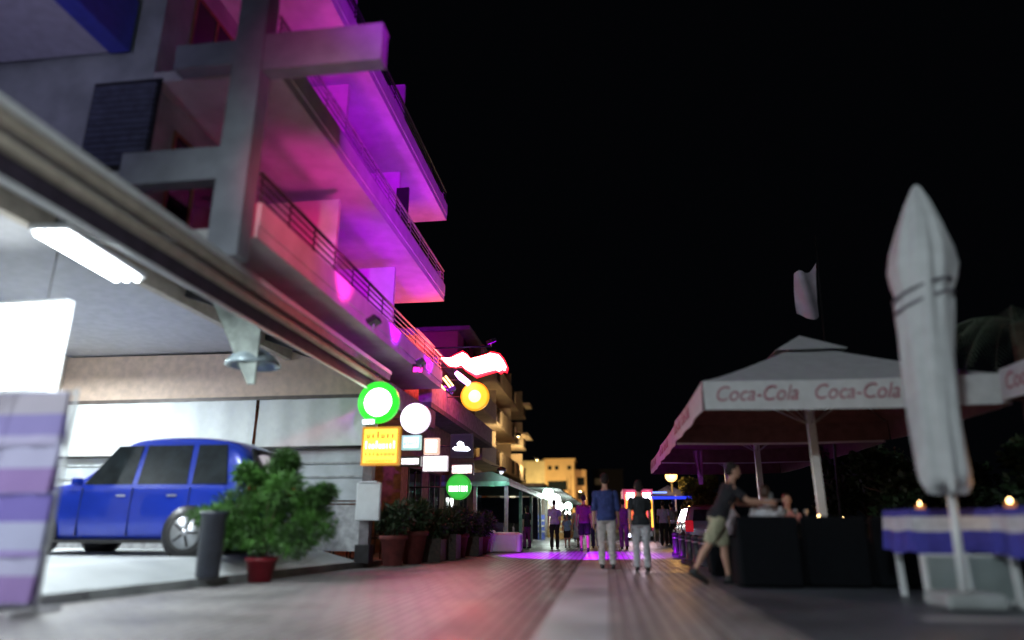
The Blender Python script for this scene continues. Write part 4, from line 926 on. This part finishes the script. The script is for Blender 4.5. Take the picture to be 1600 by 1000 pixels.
# ------------------------------------------------------------------ cars
def car(label, loc, rz, L_, W, H, paint, prof_roof, name='parked_car', sill=.28, wheel=.35, ax=(.19, .80), belt=.56, tail_lit=False, base=0):
    """front at -x, rear at +x; prof_roof = stations (x fraction, roof height fraction)"""
    t = thing(name, label, 'car', loc, rz)
    st = prof_roof; zb = sill; zbelt = H*belt
    def ring(xf, zr):
        x = (xf-.5)*L_; e = 1-(abs(xf-.5)*2)**6*.16; w_ = W/2*e
        cab = max(0, zr*H-zbelt)/(H-zbelt)
        zt = max(zr*H, zb+.2); zbl = min(zbelt, zt-.05)
        wi = w_*(1-.24*cab)
        half = [(w_*.86, zb), (w_*.97, zb+.09), (w_, (zb+zbl)/2), (w_*.985, zbl-.08), (w_*.955, zbl), (wi*.97, zt-.07 if cab > .2 else zt-.03), (wi*.82, zt), (0, zt+.015)]
        return [(x, -a, z) for a, z in half] + [(x, a, z) for a, z in reversed(half[:-1])]
    rs = [ring(*s) for s in st]; m = len(rs[0]); vs = sum(rs, []); fs = []
    for i in range(len(rs)-1):
        for k in range(m): fs.append((i*m+k, i*m+(k+1) % m, (i+1)*m+(k+1) % m, (i+1)*m+k))
    fs.append(tuple(range(m))); fs.append(tuple((len(rs)-1)*m+k for k in range(m))[::-1])
    bd = MB().add(vs, fs, False).build('body', paint, t)
    for p in bd.data.polygons: p.use_smooth = True
    mod = bd.modifiers.new('s', 'SUBSURF'); mod.levels = 2; mod.render_levels = 2
    for e in bd.data.edges: pass
    # glasshouse panels, slightly proud
    def side(xf, zf, s):
        zr = None
        for (a, za_), (b_, zb_) in zip(st, st[1:]):
            if a <= xf <= b_: u = (xf-a)/(b_-a); zr = za_+(zb_-za_)*u
        cab = max(0, zr*H-zbelt)/(H-zbelt); w_ = W/2; wi = w_*(1-.24*cab)*.97
        q = (zf-zbelt)/max(.01, zr*H-.07-zbelt); y = w_*.955+(wi-w_*.955)*q
        return ((xf-.5)*L_, s*(y+.006), zf)
    zt = H*.91
    for s in (-1, 1):
        for (a0, a1, b0, b1) in ((.335, .43, .53, .53), (.55, .55, .745, .73), (.765, .755, .90, .865)):
            pts = [side(a0, zbelt+.03, s), side(b0, zbelt+.03, s), side(b1, zt, s), side(a1, zt, s)]
            MB().add(pts + [(p[0], p[1]-s*.03, p[2]) for p in pts], [(0,1,2,3), (7,6,5,4), (0,1,5,4), (1,2,6,5), (2,3,7,6), (3,0,4,7)]).build('window', glassd, t)
        MB().rbox((-L_*.17, s*(W/2+.09), zbelt+.08), (.12, .17, .12), .03).build('mirror', paint, t)
        for hx in (.50, .70):
            MB().rbox(((hx-.5)*L_, s*(W/2+.012), zbelt-.16), (.17, .03, .03), .01).build('door_handle', steel, t)
        sm = MB()
        for hx in (.34, .54, .765): sm.b2((hx-.5)*L_-.004, (hx-.5)*L_+.004, s*(W/2-.05), s*(W/2+.004), zb+.12, zbelt-.03)
        sm.build('door_seam', blackm, t)
        MB().b2(-L_*.26, L_*.22, s*(W/2-.10), s*(W/2+.006), zb+.0, zb+.06).build('sill', blackm, t)
    for axf in ax:
        for s in (-1, 1):
            x = (axf-.5)*L_
            MB().lathe([(wheel+.07, 0), (wheel+.07, .16)], (x, s*(W/2)-(.153 if s > 0 else .007), wheel+.0), 30, 'y').build('wheel_arch', blackm, t)
            wo = MB().lathe([(wheel*.72, 0), (wheel*.97, .01), (wheel, .05), (wheel, .17), (wheel*.97, .21), (wheel*.72, .22)], (x, s*(W/2)-(.19 if s > 0 else .03), wheel), 32, 'y').build('wheel', rubber, t)
            yo = s*(W/2)+(.03 if s > 0 else -.045)
            rim = MB().lathe([(wheel*.70, 0), (wheel*.70, .015)], (x, yo, wheel), 28, 'y')
            rim.lathe([(wheel*.16, -.015), (wheel*.16, .03)], (x, yo, wheel), 14, 'y')
            rim.build('rim', steel, wo)
            sp = MB()
            for k in range(5):
                a = k*2*math.pi/5; sp.box((x+wheel*.38*math.cos(a), yo+(.022 if s > 0 else -.008), wheel+wheel*.38*math.sin(a)), (wheel*.5, .016, .035), (0, -a, 0))
            sp.build('spokes', blackm, wo)
    xe = L_/2
    for s in (-1, 1):
        MB().rbox((xe-.05, s*(W/2-.16), zbelt-.08), (.12, .24, .34), .04).build('tail_light', mat('tail_red', (.5, .01, .02), .2, emit=(1, .02, .05), estr=.25), t)
        MB().rbox((-xe+.06, s*(W/2-.22), zb+.42), (.14, .3, .16), .04).build('headlight', mat('head_glass', (.7, .72, .75), .1, bump=0), t)
    zm = H*.88
    rw = [(xe*.975, -W*.34, zbelt+.08), (xe*.975, W*.34, zbelt+.08), (xe*.90, W*.30, zm), (xe*.90, -W*.30, zm)]
    MB().add([(p[0]+.012, p[1], p[2]) for p in rw]+[(p[0]-.03, p[1], p[2]) for p in rw], [(0,1,2,3), (7,6,5,4), (0,1,5,4), (1,2,6,5), (2,3,7,6), (3,0,4,7)]).build('rear_window', glassd, t)
    MB().rbox((xe-.02, 0, zb+.12), (.16, W*.9, .2), .05).build('bumper', blackm, t)
    MB().b2(xe+.005, xe+.012, -.26, .26, zbelt-.28, zbelt-.17).build('number_plate', whitem, t)
    return t
bluep = mat('paint_blue', (.010, .034, .36), .2, .15, var=.06, scale=3, bump=.02)
MATS['paint_blue'].node_tree.nodes['Principled BSDF'].inputs['Coat Weight'].default_value = .6
suv = [(0, .38), (.02, .46), (.08, .53), (.25, .585), (.33, .62), (.43, .93), (.50, .985), (.70, 1.0), (.86, .965), (.93, .90), (.975, .60), (1.0, .50)]
car('glossy blue people carrier parked sideways on the forecourt behind the bush', (-8.22, 11.8, .345), 0, 4.7, 1.80, 2.02, bluep, suv, belt=.56, sill=.20, wheel=.37, ax=(.17, .775))
silver = mat('paint_silver', (.30, .28, .34), .25, .5, var=.05, bump=.02)
car('silver hatchback seen from behind beside the bollards under the far parasols', (3.25, 24.2, 0), R(-90), 4.0, 1.72, 1.46, silver, suv, wheel=.31, sill=.24, belt=.60)

# ------------------------------------------------------------------ lit truck at the end, marquee
t = thing('fairground_truck', 'open backed truck glowing orange and pink at the end of the street', 'truck', (1.75, 38, 0)); O = t.location
pink = mat('pink_lit_frame', (.6, .12, .25), .5, emit=(1, .08, .3), estr=.25)  # magenta light on the frame put in as colour and weak emission
MB().b2(.95, 1.05, 38, 41.5, .55, 2.55).build('side_panel', pink, t, O)
MB().b2(2.45, 2.55, 38, 41.5, .55, 2.55).build('side_panel', pink, t, O)
MB().b2(.95, 2.55, 38, 41.5, 2.552, 2.66).build('roof', pink, t, O)
MB().b2(.95, 2.55, 38, 41.5, .42, .547).build('floor', blackm, t, O)
MB().b2(1.055, 2.445, 41.3, 41.4, .55, 2.55).build('back_panel', emat2('orange_glow', (1, .28, .03), (.9, .1, .12), 1.3, 1.5, 4, .2, .3, .7), t, O)  # glowing panel put in for the orange lit interior
for x, w_, c_, nm, s in ((1.12, .10, (1, .35, .04), 'strip_orange', 3), (2.36, .12, (1, .45, .04), 'strip_amber', 4), (2.2, .06, (1, .1, .2), 'strip_pink', 2), (1.3, .05, (1, .2, .05), 'strip_red', 2)):
    MB().b2(x, x+w_, 37.98, 38.02, .7 if nm != 'strip_orange' else 1.2, 2.3).build('light_strip', emat(nm, c_, s), t, O)
for x, z, w_, h_ in ((1.15, 2.12, .42, .34), (2.0, 2.1, .42, .36)):
    MB().rbox((x+w_/2, 37.95, z+h_/2), (w_, .06, h_), .03).build('lamp', emat('truck_white', (1, .85, 1), 12), t, O)
lamp('AREA', 'truck_light', (1.75, 37.8, 2.3), 60, (.95, .8, 1), t, 1.0, (1.75, 32, 0), off=O)
MB().b2(1.1, 2.4, 37.7, 37.95, .25, .5).build('bumper', steel, t, O)
for x in (1.15, 2.35): MB().lathe([(.34, -.11), (.36, -.08), (.36, .08), (.34, .11)], (x, 38.9, .36), 20, 'x').build('wheel', rubber, t, O)
MB().ball((1.22, 37.8, .32), .12).build('low_lamp', emat('low_lamp', (.8, .8, 1), 5), t, O)
mb = MB(); rn = random.Random(9)
for k in range(10): mb.rbox((rn.uniform(1.2, 2.3), 37.9+rn.random()*.3, .7+rn.random()*.35), (.18, .16, .2), .02)
mb.build('goods', mat('goods_mix', (.25, .18, .12), .5, var=.8, scale=6), t, O)
t = thing('marquee', 'dark market tent edged with blue lights beside the glowing truck', 'tent', (3.0, 35.5, 0)); O = t.location
MB().add([(2.25, 34.6, 2.25), (4.4, 34.6, 2.1), (4.4, 37, 2.1), (2.25, 37, 2.25), (3.2, 35.8, 2.75)], [(0,1,4), (1,2,4), (2,3,4), (3,0,4), (3,2,1,0)]).build('roof', mat('navy_cloth', (.02, .03, .15), .8), t, O)
MB().b2(2.25, 4.4, 34.55, 34.58, 2.02, 2.15).build('light_strip', emat('blue_led', (.03, .06, 1), 1.1), t, O)
MB().b2(2.3, 3.0, 34.53, 34.547, 2.30, 2.37).build('light_strip', emat('blue_led2', (.2, .35, 1), 2), t, O)
for x in (2.3, 3.4, 4.35): MB().tube([(x, 34.65, 0), (x, 34.65, 2.2)], .035, 8).build('post', whitem, t, O)
for k, x in enumerate((2.55, 2.9)):
    o = MB().prism([(x-.12, 0), (x+.12, 0), (x+.05, .9), (x-.05, .9)], 'y', 33.6, 33.75).build('traffic_board', mat('board_white', (.7, .7, .72), .5), None, (x, 33.6, 0))
    tag(o, 'narrow white A board %s of the tent front' % ('left', 'right')[k], 'board', None)

# ------------------------------------------------------------------ people
DG = None
FOLD = bpy.data.textures.new('folds', 'CLOUDS'); FOLD.noise_scale = .11; FOLD.noise_depth = 2
def remesh(name, mb, vox, m, parent=None, smooth=3):
    me = bpy.data.meshes.new(name+'_src'); me.from_pydata([tuple(v) for v in mb.v], [], mb.f); me.update()
    bm = bmesh.new(); bm.from_mesh(me); bmesh.ops.recalc_face_normals(bm, faces=bm.faces); bm.to_mesh(me); bm.free()
    o = bpy.data.objects.new(name+'_src', me); COL.objects.link(o)
    r = o.modifiers.new('r', 'REMESH'); r.mode = 'VOXEL'; r.voxel_size = vox; r.use_smooth_shade = True
    if smooth: s = o.modifiers.new('s', 'SMOOTH'); s.factor = .5; s.iterations = smooth
    if name in ('shirt', 'trousers', 'shorts', 'dress'):
        d = o.modifiers.new('d', 'DISPLACE'); d.texture = FOLD; d.strength = .045; d.mid_level = .5; d.texture_coords = 'LOCAL'
    bpy.context.view_layer.update()
    out = bpy.data.meshes.new_from_object(o.evaluated_get(bpy.context.evaluated_depsgraph_get()))
    bpy.data.objects.remove(o); bpy.data.meshes.remove(me)
    out.name = name; out.materials.clear(); out.materials.append(m)
    for p in out.polygons: p.use_smooth = True
    q = bpy.data.objects.new(name, out); COL.objects.link(q)
    if parent: q.parent = parent
    return q
def limb(mb, pts, rs, ends=(True, True), n=14):
    mb.tube(pts, rs, n)
    for i in range(len(pts)):
        if (i == 0 and not ends[0]) or (i == len(pts)-1 and not ends[1]): continue
        mb.ball(pts[i], rs[i]*.995, 12)
def loft(mb, rings, M):
    n = 24; vs = []; fs = []
    for z, a, b_, yo in rings:
        for k in range(n):
            t_ = 2*math.pi*k/n; c_, s_ = math.cos(t_), math.sin(t_)
            vs.append(M @ Vector((a*math.copysign(abs(c_)**.85, c_), yo+b_*math.copysign(abs(s_)**.9, s_), z)))
    for i in range(len(rings)-1):
        for k in range(n): fs.append((i*n+k, i*n+(k+1) % n, (i+1)*n+(k+1) % n, (i+1)*n+k))
    fs.append(tuple(range(n))[::-1]); fs.append(tuple((len(rings)-1)*n+k for k in range(n))); mb.add(vs, fs, True)
def person(label, x, y, rz, H, top, bottom, hair=hairm, style='long', sleeve='short', legs=((12, 6), (-12, 10)), arms=((-12, 12, 7), (14, 22, 7)),
           lean=0, turn=0, nod=0, fem=False, vox=.012, seat=None, base=0, hairlen=0, bag=None, shoes=shoem, group=None):
    k = H/1.75
    t = thing('person', label, 'person', (x, y, base), R(rz), group)
    lr = [R(-lean)]
    S = Matrix.Scale(k, 4)
    hips = [Vector((-.09, 0, 0)), Vector((.09, 0, 0))]; J = []
    for h, (a, b_) in zip(hips, legs):
        a, b_ = R(a), R(b_); kn = h+Vector((h.x*.1, .42*math.sin(a), -.42*math.cos(a))); an = kn+Vector((0, .41*math.sin(a-b_), -.41*math.cos(a-b_))); J.append((h, kn, an, a-b_))
    pz = -min(j[2].z for j in J)+.085 if seat is None else seat/k+.07
    T = S @ Matrix.Translation((0, 0, pz))
    U = T @ Matrix.Rotation(lr[0], 4, 'X')
    B = MB(); w1 = .93 if fem else 1
    rings = [(-.09, .06, .06, 0), (-.06, .145, .105, -.01), (.02, .165*(1.04 if fem else 1), .118, -.012), (.10, .145*w1*(.94 if fem else 1), .10, 0), (.20, .135*w1*(.93 if fem else 1.02), .095, .008), (.32, .155*w1, .112, .012), (.42, .172*w1, .105, .0), (.48, .15*w1, .085, -.01), (.52, .08, .062, -.012), (.55, .055, .055, -.005)]
    loft(B, rings, U)
    HC = Vector((0, .03, .70)); HM = U @ Matrix.Translation((0, 0, .57)) @ Matrix.Rotation(R(lean*.6-nod), 4, 'X') @ Matrix.Rotation(R(turn), 4, 'Z') @ Matrix.Translation((0, 0, -.57))
    limb(B, [U @ Vector((0, -.01, .50)), HM @ Vector((0, .005, .63))], [.058*k, .052*k])
    def ell(mb, c, r, M=HM):
        o = len(mb.v); mb.ball((0, 0, 0), r, 16); mb.v[o:] = [tuple(M @ (Vector(v)+Vector(c))) for v in mb.v[o:]]
    ell(B, (0, .015, .735), (.074, .093, .095)); ell(B, (0, .045, .675), (.056, .062, .066)); ell(B, (0, .075, .635), (.026, .024, .022))
    ell(B, (0, .113, .695), (.011, .020, .020)); ell(B, (0, .103, .72), (.009, .012, .03))
    for s in (-1, 1): ell(B, (s*.077, .01, .70), (.010, .022, .033))
    # legs
    for h, kn, an, sh in J:
        limb(B, [T @ p for p in (h+Vector((0, 0, -.02)), h.lerp(kn, .45), kn, kn.lerp(an, .3)+Vector((0, -.012, 0)), kn.lerp(an, .75), an)], [q*k for q in (.088, .076, .054, .056, .037, .034)])
        f = Vector((0, math.cos(sh), math.sin(sh))) if sh < 0 else Vector((0, 1, 0)); dn = Vector((0, 0, -.05))
        limb(B, [T @ (an-f*.05+dn), T @ (an+f*.06+dn), T @ (an+f*.16+dn*1.15)], [.034*k, .036*k, .027*k])
    # arms
    AJ = []
    for s, (sw, el, ab) in zip((-1, 1), arms):
        sh = Vector((s*.185*w1, -.005, .455)); sw_, el_, ab_ = R(sw-lean*.0), R(el), R(ab)
        M = Matrix.Rotation(-lr[0], 4, 'X')
        d1 = Vector((s*math.sin(ab_), math.sin(sw_)*math.cos(ab_), -math.cos(sw_)*math.cos(ab_)))
        d2 = Vector((s*math.sin(ab_)*.4, math.sin(sw_+el_), -math.cos(sw_+el_))).normalized()
        shw = U @ sh; e = shw+d1*.285*k; w_ = e+d2*.25*k; AJ.append((shw, e, w_, d2, s))
        limb(B, [shw, shw.lerp(e, .5), e, e.lerp(w_, .35), w_], [q*k*w1 for q in (.052, .046, .036, .037, .025)])
        # hand: palm, four curled fingers, thumb from its side
        side = Vector((0, 1, 0)).cross(d2).normalized() if abs(d2.y) < .9 else Vector((1, 0, 0)); fw = d2.cross(side).normalized()
        if fw.y < 0: fw = -fw
        pal = w_+d2*.045*k
        limb(B, [w_, pal+fw*.012*k, pal+d2*.035*k+fw*.02*k], [.024*k, .026*k, .022*k]); limb(B, [w_, pal-fw*.015*k, pal+d2*.035*k-fw*.016*k], [.024*k, .024*k, .02*k])
        inn = Vector((-s, 0, 0))
        for q, (off, ln) in enumerate(((.031, .072), (.011, .082), (-.010, .076), (-.030, .060))):
            p0_ = pal+d2*.045*k+fw*off*k; p1_ = p0_+(d2*.8+inn*.25)*ln*.5*k; p2_ = p1_+(d2*.6+inn*.75)*ln*.5*k
            limb(B, [p0_, p1_, p2_], [.0098*k, .009*k, .0078*k], n=8)
        p0_ = w_+d2*.03*k+fw*.02*k; limb(B, [p0_, p0_+(fw*.8+d2*.6)*.035*k, p0_+(fw*.7+d2*1.3+inn*.5)*.045*k], [.013*k, .011*k, .009*k], n=8)
    remesh('body', B, vox, skin, t)
    # top
    C = MB(); g = .016
    r2 = [(z, a+g+(.012 if z < .15 else 0), b_+g+(.010 if z < .15 else 0), yo) for z, a, b_, yo in rings if -.01 <= z <= .49]
    r2 = [(-.05, .175, .13, -.01)]+r2+[(.515, .095, .075, -.012)]
    if style == 'dress':
        r2 = [(-.52, .27, .22, 0), (-.3, .23, .18, 0), (-.08, .19, .145, 0)]+r2[1:]
    loft(C, r2, U)
    for shw, e, w_, d2, s in AJ:
        if sleeve == 'short': end = shw.lerp(e, .72); limb(C, [shw, end], [.061*k, .060*k], (True, False))
        elif sleeve == 'long': limb(C, [shw, e, e.lerp(w_, .92)], [.066*k, .053*k, .040*k], (True, False))
        elif sleeve == 'elbow': limb(C, [shw, e, e.lerp(w_, .15)], [.061*k, .056*k, .054*k], (True, False))
        else: limb(C, [shw, shw.lerp(e, .15)], [.058*k, .05*k], (True, False))
    remesh('shirt' if style != 'dress' else 'dress', C, vox, top, t)
    # bottom
    if style != 'dress':
        D = MB(); loft(D, [(-.10, .08, .08, 0), (-.06, .165, .125, -.012), (.02, .178, .132, -.012), (.07, .165, .122, -.005), (.085, .15, .11, 0)], T @ Matrix.Rotation(lr[0]*.5, 4, 'X'))
        for h, kn, an, sh in J:
            if style == 'long': limb(D, [T @ p for p in (h+Vector((0, 0, -.01)), h.lerp(kn, .5), kn, kn.lerp(an, .35)+Vector((0, -.012, 0)), an+Vector((0, 0, -.01)))], [q*k for q in (.101, .092, .072, .070, .066)], (True, False))
            else: limb(D, [T @ p for p in (h+Vector((0, 0, -.01)), h.lerp(kn, .5), h.lerp(kn, .96))], [q*k for q in (.103, .098, .092)], (True, False))
        remesh('trousers' if style == 'long' else 'shorts', D, vox, bottom, t)
    for h, kn, an, sh in J:
        E_ = MB(); f = Vector((0, math.cos(sh), math.sin(sh))) if sh < 0 else Vector((0, 1, 0)); dn = Vector((0, 0, -.05))
        limb(E_, [T @ (an-f*.055+dn), T @ (an+f*.06+dn), T @ (an+f*.18+dn*1.15)], [.043*k, .044*k, .034*k]); limb(E_, [T @ (an+Vector((0, 0, .0))), T @ (an+dn)], [.046*k, .044*k])
        remesh('shoe', E_, vox, shoes, t)
    Hm = MB(); ell(Hm, (0, -.008, .758), (.083, .098, .092)); ell(Hm, (0, -.04, .715), (.078, .07, .08))
    if hairlen:
        ell(Hm, (0, -.06, .70-hairlen*.5), (.078, .05, .05+hairlen*.55))
    remesh('hair', Hm, vox, hair, t)
    ey = []
    for s in (-1, 1):
        mb = MB(); ell(mb, (s*.030, .098, .712), (.010, .008, .007)); mb.build('eye', eyem, t)
    mb = MB(); ell(mb, (0, .102, .660), (.022, .008, .006)); mb.build('lips', lipm, t)
    return t, AJ
navy = cloth('navy', (.035, .055, .19)); pale = cloth('pale_trouser', (.50, .47, .45)); darkc = cloth('dark_top', (.02, .025, .028)); grey = cloth('grey_trouser', (.46, .46, .48))
purp = cloth('plum', (.22, .03, .20)); lilac = cloth('lilac', (.42, .38, .60)); black = cloth('black', (.015, .015, .02)); khaki = cloth('khaki', (.34, .33, .22)); denim = cloth('denim', (.05, .07, .17))  # plum carries the magenta light on the walker's shirt in its colour
whitec = cloth('white_shirt', (.62, .62, .66)); violet = cloth('violet', (.25, .05, .38)); greysh = cloth('grey_shirt', (.32, .28, .30)); aqua = cloth('aqua', (.2, .42, .6))
person('man walking away in a navy shirt and pale trousers, middle of the street', 0.0, 14.45, 2, 1.86, navy, pale, hairm, sleeve='elbow', legs=((6, 6), (-4, 3)), arms=((-4, 8, 8), (6, 12, 8)), vox=.009)
person('slim woman walking away in a black top and grey trousers beside the man in navy', .66, 13.85, 0, 1.68, darkc, grey, hairm, sleeve='short', legs=((9, 12), (-3, 3)), arms=((-14, 12, 6), (16, 14, 6)), fem=True, vox=.008, hairlen=.05)
person('walker in a magenta lit plum shirt and black shorts left of the man in navy', -.71, 23.0, 4, 1.78, purp, black, style='short', legs=((6, 4), (-7, 4)), arms=((5, 30, 8), (-5, 20, 8)))
person('walker in white shirt and dark blue trousers just left of the man in navy', -.40, 26.2, 0, 1.76, whitec, denim, sleeve='short', legs=((10, 4), (-10, 5)), hairlen=.08, fem=True)
person('man in a lilac white shirt and dark trousers standing under the white globes', -1.85, 25.3, 10, 1.70, lilac, black, sleeve='short', legs=((2, 2), (-3, 2)))
person('child in an aqua top in front of the far shops', -1.48, 26.8, 180, 1.22, aqua, black, style='short', legs=((2, 4), (-3, 4)))
person('woman in a pale dress in front of the far shops', -1.06, 27.6, 170, 1.60, whitec, black, hairb, style='dress', sleeve='none', fem=True, hairlen=.12)
person('walker all in violet between the man in navy and the woman in black', .62, 25.6, -4, 1.74, violet, violet, sleeve='long', legs=((14, 6), (-12, 10)))
person('man in a lavender shirt and black trousers beside the glowing truck', 2.42, 30.4, -8, 1.80, lilac, black, sleeve='short', legs=((3, 2), (-4, 3)), arms=((-5, 60, 10), (8, 15, 8)))
person('man in a grey shirt and black trousers rightmost beside the glowing truck', 2.80, 30.7, 20, 1.74, greysh, black, sleeve='short', legs=((3, 2), (-4, 3)))
person('woman in a dark top and plum trousers in front of the green pavilion', -2.93, 26.0, 40, 1.52, darkc, purp, sleeve='short', legs=((4, 4), (-3, 3)), fem=True, hairlen=.12)
person('passer-by in a white top far down the street by the shops', -1.5, 36, 180, 1.7, whitec, denim)
person('passer-by in a dark top far down the street by the globe lamps', -2.1, 39, 0, 1.72, darkc, khaki, style='short')
wt, WA = person('waiter in a black shirt and khaki shorts striding right with a tray', 1.70, 11.05, -88, 1.84, black, khaki, hairm, style='short', sleeve='short', legs=((10, 6), (-26, 6)), arms=((38, 52, 10), (48, 36, 8)), lean=26, nod=-6, vox=.008)
tw_ = [wt.matrix_basis @ a[2] for a in WA]; 
import mathutils
m_ = Matrix.Translation((1.70, 11.05, 0)) @ Matrix.Rotation(R(-88), 4, 'Z')
h0, h1 = m_ @ WA[0][2], m_ @ WA[1][2]; hc = (h0+h1)/2
t = thing('tray', 'round steel tray held out by the waiter', 'tray', (hc.x+.14, hc.y, hc.z+.03))
MB().lathe([(.02, 0), (.17, 0), (.19, .02), (.185, .022), (.168, .006), (.02, .006)], (0, 0, 0), 28).build('plate', steel, t)
o = MB().lathe([(.035, 0), (.03, .005), (.035, .12), (.032, .12)], (hc.x+.16, hc.y+.04, hc.z+.037), 14).build('tumbler', MATS['clear_glass'], None, (hc.x+.16, hc.y+.04, hc.z+.037)); tag(o, 'clear tumbler standing on the waiter\'s tray', 'glass')
pinkc = cloth('salmon', (.45, .2, .18))
person('seated diner in a white shirt right beside the waiter', 2.45, 11.05, 0, 1.72, whitec, denim, hairb, sleeve='short', legs=((84, 86), (84, 86)), arms=((35, 60, 12), (30, 70, 12)), seat=.55, lean=12)
person('seated diner in a salmon top facing the street across the dark table', 3.2, 13.0, 180, 1.7, pinkc, black, hairb, sleeve='short', legs=((84, 86), (84, 86)), arms=((40, 60, 12), (35, 65, 12)), seat=.5, lean=8, hairlen=.1, fem=True)
person('seated diner in a grey shirt just behind the waiter', 2.15, 12.95, -90, 1.74, greysh, denim, hairm, sleeve='short', legs=((84, 86), (84, 86)), arms=((40, 50, 12), (35, 60, 12)), seat=.54, lean=10)
